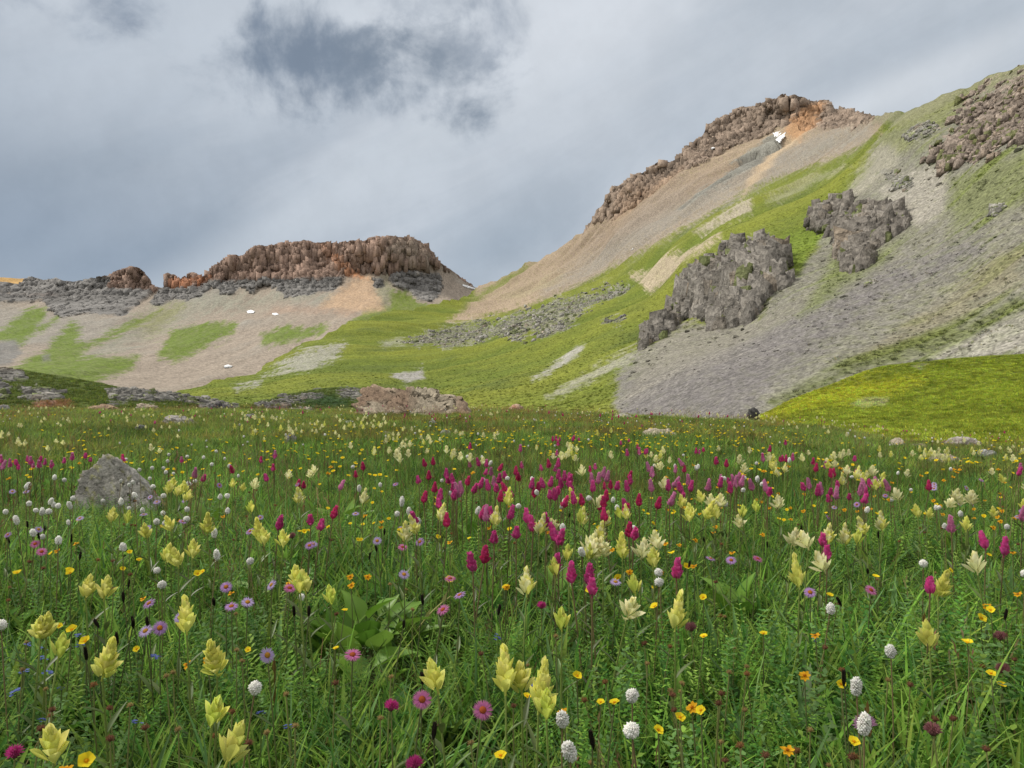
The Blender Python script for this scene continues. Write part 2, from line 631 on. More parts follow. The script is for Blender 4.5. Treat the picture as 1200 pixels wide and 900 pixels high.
# ---- far ridges glimpsed behind
def far_ridge(name, top, D0, c):
    r = Relief(top[0][0], top[-1][0], 2.0, curve(top), lambda x: np.full_like(x, 352.0), 26, lambda px, py: D0 - (py - 320) * 8.0)
    n = fbm(r.V[..., 0] / 90, r.V[..., 1] / 90, r.V[..., 2] / 90)
    r.displace(n * 10)
    r.col[:] = c
    r.col *= (1 + 0.5 * fbm(r.V[..., 0] / 40, r.V[..., 1] / 120, r.V[..., 2] / 25))[..., None]
    return r.build(name, M_MOUNT)


far_ridge('distant_hill', [(-260, 318), (-120, 322), (-20, 325), (2, 326), (20, 326.5), (30, 327), (60, 334), (100, 345)], 2900, (.42, .27, .11))
far_ridge('distant_hill', [(540, 346), (562, 339), (572, 333), (580, 329), (586, 328.5), (600, 333), (640, 346)], 2700, (.2, .19, .16))

# ---- left mountain: cliffs, talus, grass
E_top = curve([(-300, 290), (-150, 312), (-60, 322), (0, 330), (10, 331), (22, 333), (30, 326), (40, 325), (52, 328), (60, 326), (68, 326), (75, 329), (90, 330), (100, 328), (118, 326), (131, 323), (134, 319), (141, 316), (150, 314), (157, 313), (165, 315),
               (170, 319), (176, 325), (181, 334), (184, 337), (190, 336), (194.5, 334), (196, 322), (199, 320), (203, 323), (207, 322), (210, 327), (214, 327), (217, 323), (221, 327), (224, 321), (230, 320), (235, 323), (238, 325), (244, 319), (250, 312),
               (262, 305), (275, 300), (287, 297), (297, 290), (307, 289), (320, 288), (337, 284), (350, 284), (360, 282), (372, 285), (386, 284), (392, 287), (398, 284), (409, 284), (427, 284), (434, 280), (450, 279), (469, 278), (484, 279), (493, 283), (503, 290), (510, 302),
               (516, 308), (529, 317), (544, 328), (555, 336), (575, 342), (620, 350), (680, 365)])
E_D = rbf([(-250, 300, 1950), (0, 328, 1850), (100, 328, 1780), (160, 313, 1740), (184, 338, 1740), (200, 320, 1720), (300, 290, 1700), (440, 280, 1690), (510, 300, 1730), (545, 329, 1850), (575, 342, 1950),
           (-250, 345, 1880), (16, 352, 1760), (100, 352, 1700), (182, 356, 1640), (300, 342, 1640), (400, 332, 1630), (480, 345, 1620), (530, 345, 1700),
           (-100, 400, 1150), (100, 400, 1180), (250, 400, 1220), (400, 370, 1330), (480, 362, 1450),
           (-250, 460, 650), (-100, 460, 660), (50, 450, 720), (200, 455, 800), (300, 440, 920), (400, 400, 1090), (500, 380, 1300), (600, 400, 1300), (300, 485, 720), (0, 485, 600), (500, 485, 900), (-250, 490, 560), (650, 485, 900)])
E = Relief(-260, 640, 1.0, E_top, lambda x: np.full_like(x, 486.0), 215, E_D)
X, Y, Z = [E.V[..., i] for i in range(3)]
px, py = E.px, E.py
e_st = fbm(X / 22, Y / 260, Z / 200, 5, 0.6)                 # streaks down the fall line
e_br = fbm(X / 90, Y / 300, Z / 90, 4)
e_is = fbm(X / 30, Y / 30, Z / 30, 4, 0.55)
e_fi = fbm(X / 9, Y / 40, Z / 30, 3, 0.6)
e_n = 0.8 * e_st + 0.5 * e_is + 0.35 * e_br + 0.55 * e_fi
up_cliff = [(-300, 280), (-300, 340), (0, 344), (55, 346), (95, 340), (130, 338), (160, 337), (182, 340), (196, 334), (236, 331), (262, 327), (300, 324), (330, 326), (360, 326), (396, 324), (404, 325), (412, 316), (427, 318), (469, 309), (490, 306), (514, 308), (535, 322), (560, 340), (560, 250), (-300, 250)]
lo_cliffs = [[(-300, 338), (0, 342), (50, 342), (60, 349), (30, 354), (16, 353), (-300, 356)],
             [(45, 340), (120, 334), (182, 336), (175, 348), (160, 358), (143, 370), (100, 368), (75, 372), (60, 362), (48, 352)],
             [(178, 356), (184, 342), (196, 333), (236, 330), (262, 326), (300, 322), (330, 324), (360, 324), (396, 322), (405, 324), (398, 334), (390, 341), (375, 343), (360, 346), (337, 348), (328, 340), (318, 334), (305, 333), (296, 343), (290, 336), (282, 335), (272, 344), (262, 344), (255, 336), (244, 341), (236, 348), (221, 352), (205, 350), (190, 357)],
             [(457, 321), (472, 317), (487, 316), (500, 321), (515, 319), (518, 330), (517, 342), (506, 354), (491, 351), (480, 340), (466, 337), (458, 330)],
             [(438, 327), (450, 325), (450, 335), (441, 338)]]
m_up = sstep(-2, 2, poly_sd(px, py, up_cliff) + 5 * e_n)
m_lo = np.zeros_like(px)
for q in lo_cliffs:
    m_lo = np.maximum(m_lo, sstep(-1.6, 1.6, poly_sd(px, py, q) + 5 * e_n))
m_cl = np.maximum(m_up, m_lo)
flute = ridged(X / 26, Y / 26, Z / 150, 3, 0.5)
ledge = np.abs(((Z + 6 * e_br) / 17.0) % 1.0 - 0.5) * 2
butt = fbm(X / 75, Y / 75, Z / 400, 3)
E.grain = fbm(X / 6, Y / 22, Z / 12, 3, .6)
E.displace(e_br * 12 * (1 - m_cl) + e_st * 0.7 + e_is * 0.35)
wd, wt = wall(E.V[..., 0], E.V[..., 2], 26, 2)
sh = m_cl * (4 + 16 * butt + wd * .95 + 4.0 * ledge)
E.V[..., 1] -= sh
E.V[..., 2] += m_up * 2.5 * wt

scree = np.array((.275, .232, .188))
E.col[:] = scree
E.col += (np.array((.25, .235, .205)) - scree) * sstep(-0.05, 0.5, e_br + 0.3 * e_st)[..., None]
grass = (.118, .165, .030)
olive = (.17, .175, .062)
talus_g = (.25, .24, .19)
paint(E, [
    ([(180, 356), (300, 345), (390, 345), (400, 355), (330, 352), (240, 368), (190, 390), (120, 420), (90, 420), (150, 375)], (.225, .225, .18), 6, 16, .8),
    ([(-300, 352), (16, 354), (60, 362), (140, 372), (160, 372), (100, 410), (0, 400), (-300, 420)], (.235, .222, .195), 5, 10, .8),
    ([(-300, 400), (0, 388), (35, 359), (56, 359), (51, 375), (24, 409), (0, 402), (-300, 440)], grass, 2, 9),
    ([(43, 386), (72, 365), (68, 375), (48, 389)], grass, 2, 7),
    ([(-300, 440), (16, 431), (53, 409), (83, 377), (96, 383), (88, 399), (112, 399), (132, 385), (165, 368), (190, 362), (160, 384), (107, 409), (91, 420), (122, 418), (160, 420), (157, 431), (128, 441), (107, 449), (67, 446), (20, 446), (-300, 486)], grass, 2, 9),
    ([(199, 389), (240, 379), (276, 378), (274, 389), (240, 407), (206, 424), (187, 420)], grass, 2, 9),
    ([(307, 392), (337, 382), (382, 378), (375, 389), (337, 404), (309, 406)], grass, 2, 10),
    ([(150, 384), (200, 352), (185, 357), (215, 360), (180, 390), (168, 390)], olive, 5, 14, .7),
    ([(418, 372), (425, 362), (455, 355), (458, 340), (478, 338), (490, 352), (525, 360), (540, 352), (560, 352), (560, 400), (380, 400)], (.125, .165, .03), 2, 8),
    ([(436, 356), (440, 330), (452, 322), (460, 338), (455, 356)], (.21, .21, .13), 3, 8, .7),
    ([(0, 402), (18, 402), (26, 414), (12, 428), (0, 430), (-80, 436), (-80, 408)], (.17, .165, .155), 1.5, 6),
    ([(50, 417), (58, 415), (60, 421), (50, 424)], (.16, .155, .14), 1.5, 4),
    ([(427, 319), (436, 322), (440, 345), (452, 362), (400, 364), (374, 362), (395, 343), (408, 326)], (.38, .27, .18), 3, 6),
    ([(520, 322), (560, 345), (545, 358), (520, 352)], (.28, .235, .19), 3, 6),
    ([(320, 358), (376, 362), (418, 362), (416, 366), (340, 367), (310, 368)], (.29, .215, .165), 2, 4, .8),
], e_n)
strata = fbm(Z / 9 + e_br, X / 300, Y / 300, 3)
redc = np.array((.235, .165, .13)) * (1 + 0.55 * strata + 0.35 * wt + .15 * flute)[..., None]
greyc = np.array((.185, .178, .17)) * (1 + 0.6 * strata + 0.35 * wt)[..., None]
E.col += (greyc - E.col) * m_lo[..., None]
m_red = m_up * (1 - sstep(-3, 3, poly_sd(px, py, [(-300, 300), (40, 300), (130, 326), (130, 345), (-300, 350)]) + 5 * e_n))
E.col += (greyc * 1.05 - E.col) * m_up[..., None]
E.col += (redc - E.col) * m_red[..., None]
paint(E, [
    ([(199, 331), (210, 325), (237, 326), (250, 321), (238, 331), (215, 334)], (.33, .14, .07), 2, 4, .85),
    ([(388, 296), (402, 300), (410, 310), (424, 316), (428, 326), (408, 324), (400, 312)], (.42, .19, .09), 2, 6, .85),
    ([(374, 284), (390, 286), (396, 300), (386, 304)], (.3, .16, .1), 3, 5, .6),
    ([(455, 279), (490, 281), (512, 303), (480, 305), (452, 296)], (.2, .175, .14), 4, 6, .7),
], e_n)
E.col *= (1 + 0.20 * e_st + 0.08 * e_is + 0.12 * e_fi)[..., None]
E.col = np.clip(E.col, .02, .8)
E.build('mountain', M_MOUNT)
CL = 'cliff bands of the mountains'
M_CLIFF = terrain_mat('cliff_rock', (9.0, 3.0), 0.14, 0.5)
blocks(E, 'cliff_band', 'red brown jointed cliff crowning the flat-topped left mountain', CL, m_red * (px > 186), 2600, 3, 11, 2.0, None, .06, 31, 'cliff', lump=.10, mat=M_CLIFF, sink=.5, top=.75, lean=.05)
blocks(E, 'cliff_band', 'small rounded red brown cliff knob left of the notch', CL, m_red * (px <= 186), 260, 3, 10, 1.6, None, .06, 32, 'cliff', lump=.10, mat=M_CLIFF, sink=.5, top=.75, lean=.05, solo=True)
blocks(E, 'cliff_band', 'layered grey cliff band under the red brown cliff', CL, m_lo * (1 - m_red) * (px > 178), 1500, 3, 12, .8, None, .03, 33, 'cliff', lump=.06, mat=M_CLIFF, sink=.5, top=.75, lean=.05)
blocks(E, 'cliff_band', 'long grey cliff band running to the left edge of the picture', CL, np.maximum(m_lo, m_up) * (1 - m_red) * (px <= 178), 1700, 3, 12, .8, None, .03, 34, 'cliff', lump=.06, mat=M_CLIFF, sink=.5, top=.75, lean=.05)

# ---- right mountain: scree peak, green ribs, crags and the long grey talus
G_top = curve([(60, 486), (150, 475), (190, 464), (210, 459), (240, 453), (274, 446), (307, 435), (330, 420), (345, 411), (360, 403), (380, 396), (405, 388), (425, 374), (461, 367), (495, 361), (520, 360), (535, 354), (550, 346), (562, 338), (580, 331), (600, 322), (645, 298),
               (668, 284), (690, 270), (696, 262), (702, 254), (706, 249), (712, 243), (718, 233), (722, 228), (735, 218), (743, 211), (748, 208), (753, 207), (758, 204), (765, 199), (771, 193), (778, 189), (786, 187), (791, 182), (798, 176), (802, 170), (808, 168), (815, 163), (821, 161), (825, 156), (830, 151),
               (834, 150), (838, 146), (844, 144), (850, 141), (855, 140), (858, 135), (862, 131), (870, 129), (880, 126), (886, 127), (890, 125), (894, 122), (899, 125), (904, 120), (912, 117), (918, 114), (924, 115), (930, 113), (936, 115), (944, 119), (952, 121), (965, 124), (978, 130),
               (985, 133), (995, 136), (1008, 136), (1016, 140), (1024, 140), (1040, 134), (1060, 131), (1080, 124), (1100, 117), (1150, 98), (1200, 78), (1260, 52), (1350, 15), (1470, -20)])
G_D = rbf([(60, 490, 380), (150, 478, 420), (215, 460, 450), (274, 446, 520), (307, 435, 570), (345, 411, 650), (409, 388, 760), (461, 367, 960), (525, 361, 1120), (562, 338, 1600), (600, 322, 1480), (645, 298, 1300), (690, 270, 1190), (720, 231, 1150), (800, 175, 1100), (930, 113, 1050), (1000, 137, 960), (1030, 138, 560),
           (1100, 117, 430), (1200, 78, 340), (1350, 15, 260), (1470, -20, 230),
           (250, 476, 300), (330, 468, 340), (400, 480, 280), (450, 420, 560), (500, 430, 490), (560, 470, 300), (560, 376, 950), (594, 369, 900), (650, 345, 880), (600, 385, 640), (640, 420, 410), (700, 370, 500), (700, 330, 860), (736, 305, 850), (800, 260, 840), (877, 222, 780), (930, 180, 880), (960, 160, 860), (960, 205, 580), (1000, 180, 540), (1020, 160, 530),
           (740, 490, 200), (870, 492, 150), (660, 480, 240), (800, 300, 520), (850, 270, 500), (900, 250, 480),
           (850, 380, 290), (820, 430, 220), (850, 340, 318), (850, 300, 350), (900, 280, 370), (1020, 270, 300), (1020, 232, 335), (1150, 150, 315), (1100, 225, 285), (1100, 350, 186), (1000, 400, 178), (1200, 290, 178), (1200, 415, 132), (1200, 200, 230), (960, 440, 160), (1350, 400, 118), (1350, 200, 190), (1470, 400, 110), (1470, 200, 170), (950, 330, 270), (1000, 515, 140), (1200, 515, 110), (740, 515, 180), (500, 515, 230), (200, 515, 260), (1470, 515, 95)])
G = Relief(60, 1460, 1.0, G_top, lambda x: np.full_like(x, 512.0), 400, G_D)
X, Y, Z = [G.V[..., i] for i in range(3)]
px, py = G.px, G.py
Dn = np.clip(G.D / 400.0, 0.4, 3.0)
g_st = fbm(Y / 16, X / 170, Z / 150, 5, 0.62)                # streaks down the fall line
g_s2 = fbm(Y / 4.5 + 3, X / 110, Z / 100, 4, 0.6)
g_br = fbm(Y / 70, X / 160, Z / 100, 4)
g_is = fbm(X / 18, Y / 18, Z / 18, 4, 0.58)
g_fi = fbm(X / 3.2, Y / 3.2, Z / 3.2, 3, 0.6)
g_n = 0.7 * g_st + 0.5 * g_s2 + 0.55 * g_is + 0.3 * g_br + 0.35 * g_fi

crag_a = [(802, 331), (815, 317), (828, 310), (840, 303), (867, 288), (880, 284), (900, 278), (915, 287), (917, 303), (916, 316), (922, 326), (918, 337), (903, 344), (893, 368), (886, 378), (874, 376), (860, 381), (843, 393), (840, 372), (823, 366), (801, 369), (790, 392), (770, 405), (752, 414), (758, 402), (775, 388), (782, 380), (792, 362), (803, 350)]
crag_b = [(943, 261), (962, 248), (980, 240), (1000, 236), (1017, 233), (1033, 246), (1053, 247), (1074, 260), (1064, 279), (1047, 287), (1027, 300), (1013, 322), (997, 317), (990, 302), (986, 279), (970, 263), (955, 262)]
crag_c = [(1092, 180), (1100, 164), (1120, 148), (1128, 128), (1150, 112), (1167, 103), (1200, 86), (1260, 62), (1350, 40), (1460, 20), (1460, 120), (1300, 150), (1200, 170), (1160, 187), (1147, 193), (1117, 198)]
bands = [[(560, 388), (597, 376), (625, 368), (653, 357), (680, 352), (696, 350), (715, 341), (736, 335), (730, 345), (702, 357), (668, 388), (642, 399), (625, 396), (611, 403), (583, 396), (560, 406)],
         [(476, 401), (500, 396), (525, 388), (552, 385), (574, 382), (566, 400), (545, 410), (525, 416), (505, 408), (487, 412)],
         [(707, 382), (722, 377), (734, 379), (728, 385), (712, 386)],
         [(1066, 228), (1056, 222), (1048, 215), (1030, 205), (1042, 200), (1060, 208), (1072, 216)],
         [(1160, 252), (1170, 243), (1180, 246), (1174, 258)], [(1016, 340), (1030, 334), (1028, 344), (1018, 348)],
         [(1066, 164), (1080, 150), (1098, 152), (1092, 162), (1074, 170)]]


def crag_mask(q, rag):
    return sstep(-1.0, 1.0, poly_sd(px, py, q) + rag * (0.9 * g_is + 0.7 * g_fi + 0.5 * g_s2 + .3 * g_st))


mA, mB, mC = crag_mask(crag_a, 11), crag_mask(crag_b, 12), crag_mask(crag_c, 22)
mD = np.zeros_like(px)
for q in bands:
    mD = np.maximum(mD, crag_mask(q, 13))
peak_cl = [(686, 276), (700, 262), (716, 258), (740, 240), (770, 225), (800, 206), (830, 190), (860, 172), (890, 162), (912, 150), (935, 152), (960, 157), (1010, 151), (1026, 142), (990, 100), (900, 90), (780, 160), (700, 230)]
grey_cl = [(790, 246), (815, 226), (838, 212), (850, 204), (870, 188), (890, 172), (907, 160), (918, 166), (916, 177), (905, 186), (885, 203), (862, 214), (835, 228), (805, 245)]
mP = sstep(-2, 2, poly_sd(px, py, peak_cl) + 7 * g_n)
mQ = sstep(-3, 3, poly_sd(px, py, grey_cl) + 9 * g_n)
mCr = np.maximum(np.maximum(mA, mB), np.maximum(mC, 0))
fl = ridged(X / 7, Y / 7, Z / 22, 3, 0.5)
fl2 = ridged(X / 24, Y / 24, Z / 60, 3, 0.5)
blk = ridged(X / 5, Y / 5, Z / 4, 2, 0.5)
G.grain = fbm(X / 2.6, Y / 5, Z / 4, 3, .6)
G.displace(g_br * 6 * Dn + ridged(Y / 55, X / 420, Z / 300, 2) * 2.2 * Dn + (g_st * 0.5 + g_is * 0.35) * Dn + g_fi * 0.05)


def cliff(m, keep, s, seed, D0f):
    """stand the slope up into a wall: each column of the crag keeps nearly the distance of its foot"""
    foot = np.where(m > .5, G.V[..., 1], np.inf).min(0)
    for _ in range(3):
        f2 = foot.copy()
        for sft in range(-9, 10): f2 = np.minimum(f2, np.roll(foot, sft) + abs(sft) * .25)
        foot = f2
    foot = np.where(np.isfinite(foot), foot, 0)[None]
    big = np.where(m > .4, py, np.nan)
    with np.errstate(all='ignore'):
        tp, bt = np.nan_to_num(np.nanmin(np.where(np.isnan(big), 9e9, big), 0)), np.nanmax(np.where(np.isnan(big), -9e9, big), 0)
    t = np.clip((py - tp[None]) / np.maximum(bt - tp, 6)[None], 0, 1)
    hump = sstep(0.0, .55, t)                                # the brow leans back to meet the turf
    ext = np.clip(G.V[..., 1] - foot, 0, None) * (1 - keep) * m * (foot > 1) * hump
    ext = np.minimum(ext, .10 * G.V[..., 1])
    d, t = wall(G.V[..., 0], G.V[..., 2], s, seed)
    out = ext + m * (d * D0f + 1.5 * D0f) * (.35 + .65 * hump)
    k = (1 - out / G.V[..., 1])[..., None]
    G.V[:] = np.array([0, 0, CAMZ]) + (G.V - np.array([0, 0, CAMZ])) * k
    return t * m


tone = cliff(mA, .8, 6.5, 2, .5) + cliff(mB, .8, 6.0, 11, .5) + cliff(mC, .95, 6.0, 19, .35) + cliff(mD, 1.0, 5.0, 5, .2)
X2, Z2 = G.V[..., 0], G.V[..., 2]
pd, pt = wall(X2, Z2, 17, 4)
G.V[..., 1] -= mP * np.minimum(1, G.D / 900) * (4 + pd * .9 + 8 * fbm(X2 / 40, Z2 / 90, None, 3)) + mQ * (2 + .5 * pd)
G.V[..., 2] += mP * 2.0 * pt * np.minimum(1, G.D / 900)

lush, yell, dull = (.112, .145, .024), (.170, .188, .030), (.074, .100, .026)
g1 = np.array(lush) + (np.array(yell) - np.array(lush)) * sstep(-0.35, 0.4, g_br + 0.4 * g_is)[..., None]
g1 = g1 + (np.array(dull) - g1) * (0.7 * sstep(0.05, 0.5, fbm(X / 60 + 9, Y / 60, Z / 60, 4)))[..., None]
G.col[:] = g1
tan_s, grey_s, purp = (.31, .24, .178), (.23, .215, .188), (.155, .143, .140)
paint(G, [
    ([(525, 383), (560, 377), (594, 369), (653, 347), (687, 331), (736, 306), (780, 284), (811, 266), (877, 226), (923, 206), (960, 196), (1000, 179), (1034, 158), (1050, 120), (930, 60), (640, 240), (560, 300), (556, 352), (545, 366)], tan_s, 2, 7),
    ([(690, 300), (736, 262), (800, 225), (870, 205), (930, 175), (960, 160), (1030, 145), (1020, 165), (960, 192), (923, 203), (877, 222), (811, 262), (740, 300), (690, 325), (640, 345)], grey_s, 8, 16, .85),
    ([(545, 362), (556, 350), (600, 322), (628, 309), (606, 330), (575, 348), (560, 356), (543, 366)], (.15, .17, .045), 2, 6),
    ([(590, 352), (640, 330), (660, 322), (650, 332), (610, 350)], (.24, .22, .12), 3, 6, .6),
    ([(741, 325), (765, 315), (800, 297), (833, 285), (846, 281), (815, 303), (790, 325), (762, 345), (755, 336)], (.36, .30, .215), 1.5, 7),
    ([(815, 277), (840, 263), (883, 240), (882, 252), (850, 263), (826, 276)], (.34, .30, .23), 1.5, 5),
    ([(900, 240), (950, 210), (1000, 196), (960, 215), (915, 240)], (.3, .28, .21), 2, 8, .5),
    ([(960, 150), (952, 158), (938, 172), (917, 182), (898, 208), (870, 236), (880, 215), (905, 182), (922, 165), (938, 150)], (.45, .34, .22), 2, 4, .9),
    ([(625, 450), (642, 437), (660, 424), (673, 410), (687, 405), (679, 419), (660, 434), (645, 443)], (.3, .29, .255), 1.5, 7),
    ([(457, 441), (495, 430), (499, 445), (476, 453)], (.29, .275, .26), 1.5, 6),
    ([(352, 416), (405, 406), (400, 416), (390, 423), (360, 434), (307, 442), (330, 430)], (.29, .28, .24), 1.5, 11, .9),
    ([(272, 455), (307, 449), (303, 457), (278, 460)], (.28, .27, .24), 1.5, 7),
    ([(642, 470), (682, 447), (730, 422), (758, 410), (740, 430), (700, 447), (660, 466)], (.28, .27, .22), 2, 9, .8),
    ([(445, 405), (470, 400), (474, 408), (450, 412)], (.27, .265, .22), 2, 8, .7),
    ([(730, 496), (722, 470), (724, 440), (752, 414), (800, 388), (850, 384), (890, 375), (905, 343), (930, 331), (960, 296), (965, 262), (985, 240), (1015, 212), (1035, 165), (1060, 150), (1100, 140), (1200, 80), (1460, -30), (1460, 512), (730, 512)], (.195, .186, .156), 3, 9),
    ([(850, 250), (900, 215), (960, 175), (1010, 158), (985, 172), (930, 196), (880, 222)], (.21, .2, .165), 5, 14, .6),
    ([(700, 268), (760, 232), (830, 205), (900, 188), (880, 205), (800, 240), (720, 285), (660, 312)], (.24, .185, .14), 6, 16, .6),
], g_n)
# grass strung down the talus in stripes
side = sstep(-30, 40, poly_sd(px, py, [(900, 345), (960, 300), (1080, 265), (1120, 200), (1035, 165), (1200, 80), (1460, -30), (1460, 480), (1200, 480), (1000, 470)]))
stripe = sstep(-0.02, 0.28, 0.75 * g_st + 0.75 * g_s2 + 0.30 * g_is + 0.1 * g_fi)
G.col += (np.array((.108, .135, .034)) - G.col) * (stripe * side * 0.92)[..., None]
paint(G, [
    ([(917, 277), (945, 266), (968, 262), (957, 293), (937, 327), (926, 316), (918, 300)], (.14, .19, .028), 2, 5),
    ([(1033, 224), (1083, 193), (1113, 200), (1111, 254), (1080, 274), (1066, 258), (1052, 246)], (.285, .265, .225), 3, 9, .9),
    ([(958, 262), (985, 240), (1035, 170), (1058, 172), (1046, 205), (1015, 228), (985, 240)], (.27, .255, .2), 3, 9, .8),
    ([(1140, 290), (1150, 300), (1106, 329), (1062, 347), (1019, 376), (960, 420), (900, 462), (870, 496), (735, 500), (728, 446), (760, 440), (820, 425), (900, 395), (960, 360), (1030, 325), (1068, 318)], purp, 10, 22, .92),
    ([(752, 416), (800, 392), (850, 386), (890, 378), (980, 330), (930, 375), (850, 420), (800, 440), (740, 470)], (.215, .20, .165), 6, 14, .75),
    ([(1091, 422), (1149, 396), (1200, 371), (1300, 330), (1460, 270), (1460, 420), (1200, 416)], (.265, .25, .215), 3, 8, .9),
    ([(1100, 360), (1200, 292), (1200, 330), (1130, 372), (1050, 410), (1000, 430)], (.19, .17, .105), 6, 18, .7),
    ([(905, 475), (990, 430), (1080, 400), (1200, 345), (1200, 362), (1090, 418), (1000, 444), (920, 478)], (.11, .13, .035), 4, 12, .8),
    ([(1120, 215), (1200, 180), (1460, 100), (1460, 180), (1200, 250), (1120, 275)], (.14, .165, .045), 6, 20, .65),
    ([(980, 300), (1030, 300), (1070, 280), (1040, 310), (990, 345), (940, 375), (960, 340)], (.135, .165, .04), 5, 14, .7),
    ([(1012, 136), (1060, 127), (1100, 113), (1200, 72), (1460, -40), (1460, 40), (1200, 96), (1135, 116), (1085, 144), (1062, 150), (1036, 148)], (.20, .195, .125), 3, 8, .9),
    ([(1034, 168), (1060, 150), (1130, 118), (1128, 130), (1095, 165), (1060, 180)], (.17, .18, .075), 4, 10, .7),
], g_n)
kk = lambda c, v: np.array(c) * (1 + v)[..., None]
crag_col = kk((.215, .197, .175), 0.35 * g_is + 0.9 * tone + 0.25 * g_fi)
ochre = sstep(0.12, 0.45, fbm(X / 9 + 40, Y / 9, Z / 26, 4)) * 0.6
crag_col = crag_col + (np.array((.30, .215, .125)) - crag_col) * ochre[..., None]
redrk = kk((.25, .205, .17), 0.4 * g_is + 0.3 * g_fi + 0.8 * tone)
lightrk = kk((.235, .225, .195), 0.35 * g_is + 0.4 * g_fi + 0.7 * tone)
tuftm = sstep(.0, .35, fbm(X / 7 + 5, Y / 7, Z / 5, 4)) * .75
lightrk = lightrk + (np.array((.11, .14, .03)) - lightrk) * tuftm[..., None]
tm2 = sstep(.18, .45, fbm(X / 9 + 25, Y / 9, Z / 5, 4)) * .6
crag_col = crag_col + (np.array((.12, .14, .045)) - crag_col) * tm2[..., None]
redrk = redrk + (np.array((.17, .17, .09)) - redrk) * np.minimum(1, tm2 * 1.4)[..., None]
for m, c in ((mD * .7, lightrk), (mA, crag_col), (mB, crag_col), (mC, redrk)):
    G.col += (c - G.col) * m[..., None]
peakc = kk((.245, .19, .15), 0.4 * g_is + 0.8 * pt + 0.2 * g_st)
G.col += (peakc - G.col) * (mP * 0.95)[..., None]
G.col += (kk((.19, .19, .168), 0.5 * g_is + 0.6 * pt) - G.col) * (mQ * 0.9)[..., None]
paint(G, [
    ([(926, 140), (944, 126), (962, 127), (958, 150), (940, 168), (924, 160)], (.40, .22, .11), 3, 6, .8),
    ([(730, 232), (770, 210), (800, 200), (790, 215), (750, 240), (720, 262)], (.33, .225, .15), 4, 8, .6),
], g_n)
G.col *= (1 + 0.26 * g_st + 0.10 * g_is + 0.16 * g_fi + 0.16 * g_s2)[..., None]
G.col = np.clip(G.col, .015, .8)
G.build('mountainside', M_HILL)


CR = 'crags and rock bands on the right mountainside'
blocks(G, 'rock_outcrop', 'biggest dark grey fluted crag, between the bright grass rib and the grey talus', CR, mA, 1300, 1.6, 6.0, 1.9, (.185, .17, .15), .16, 1, tuft=.08, lump=.72, sink=.42, top=.62, lean=.09)
blocks(G, 'rock_outcrop', 'dark broken crag above and right of the biggest crag, below a pale scree chute', CR, mB, 900, 1.5, 5.4, 1.8, (.19, .172, .15), .16, 2, tuft=.08, lump=.72, sink=.42, top=.62, lean=.09)
blocks(G, 'rock_outcrop', 'reddish brown broken crag high on the slope at the right edge', CR, mC * (.55 + .6 * sstep(-.2, .3, g_is + g_s2)), 4200, .8, 3.4, .9, (.25, .205, .17), .12, 3, tuft=.2, lump=.5)
blocks(G, 'cliff_band', 'jagged brown cliff crest along the right-hand scree peak', CL, mP, 2600, 2.5, 9, 1.6, None, .06, 35, 'cliff', lump=.12, mat=M_CLIFF, sink=.5, top=.75, lean=.05)
for bq, bn, blab, bs in [(0, 2600, 'long pale grey rock band slanting across the green slope right of centre', 11), (1, 1100, 'pale grey rock band at the left end of the long slanting one', 12), (2, 90, 'small dark rocky knob in the grass below the long pale band', 13), (3, 140, 'small grey crag at the foot of the upper scree, near the right ridge', 14), (4, 90, 'small grey crag alone in the green slope near the right edge', 15), (5, 60, 'small dark crag on the talus between the big crags and the knoll', 16), (6, 160, 'rocky knob on the right ridge left of the reddish crag', 17)]:
    bm_ = crag_mask(bands[bq], 16)
    if (bm_ > .35).sum() > 12:
        blocks(G, 'rock_outcrop', blab, CR, bm_ * (.55 + .6 * sstep(-.1, .3, g_is)), bn, .8, 3.4 if bq < 2 else 2.2, .7, (.27, .26, .23) if bq != 2 else (.14, .135, .125), .08, bs, tuft=.22, lump=.25, solo=bq >= 1)

# ---- yellow-green knoll on the right, dark rocky hummock on the left
C_top = curve([(840, 506), (860, 499), (875, 493), (890, 486), (905, 479), (930, 467), (960, 455), (1000, 440), (1030, 430), (1065, 424), (1100, 421), (1150, 418), (1200, 414), (1300, 402), (1460, 385)])
C_D = rbf([(850, 504, 92), (880, 491, 110), (960, 455, 122), (1050, 428, 126), (1200, 414, 126), (1460, 385, 130), (880, 520, 64), (950, 490, 92), (1050, 470, 98), (1200, 470, 84), (1200, 520, 52), (1200, 560, 38), (1460, 560, 34), (1460, 470, 78), (1050, 530, 50), (860, 560, 40), (1000, 560, 38)])
Cn = Relief(836, 1450, 1.5, C_top, lambda x: np.full_like(x, 560.0), 110, C_D, back=8, backfall=0.35)
X, Y, Z = [Cn.V[..., i] for i in range(3)]
c1, c2 = fbm(X / 14, Y / 14, None, 4), fbm(X / 2.2, Y / 2.2, None, 4, 0.6)
Cn.displace(c1 * 0.5 + c2 * 0.10)
Cn.col[:] = np.array((.13, .16, .020)) * (1 + 0.4 * c1 + 0.45 * c2)[..., None]
paint(Cn, [
    ([(870, 496), (905, 478), (960, 455), (1010, 440), (1080, 446), (1040, 462), (990, 470), (930, 484)], (.25, .25, .024), 6, 10, .85),
    ([(1000, 473), (1012, 469), (1040, 468), (1036, 474), (1010, 476)], (.27, .26, .2), 1.5, 5),
    ([(1068, 428), (1090, 423), (1078, 432)], (.3, .28, .24), 1.5, 5),
], c1 + c2)
Cn.build('knoll', M_TURF)

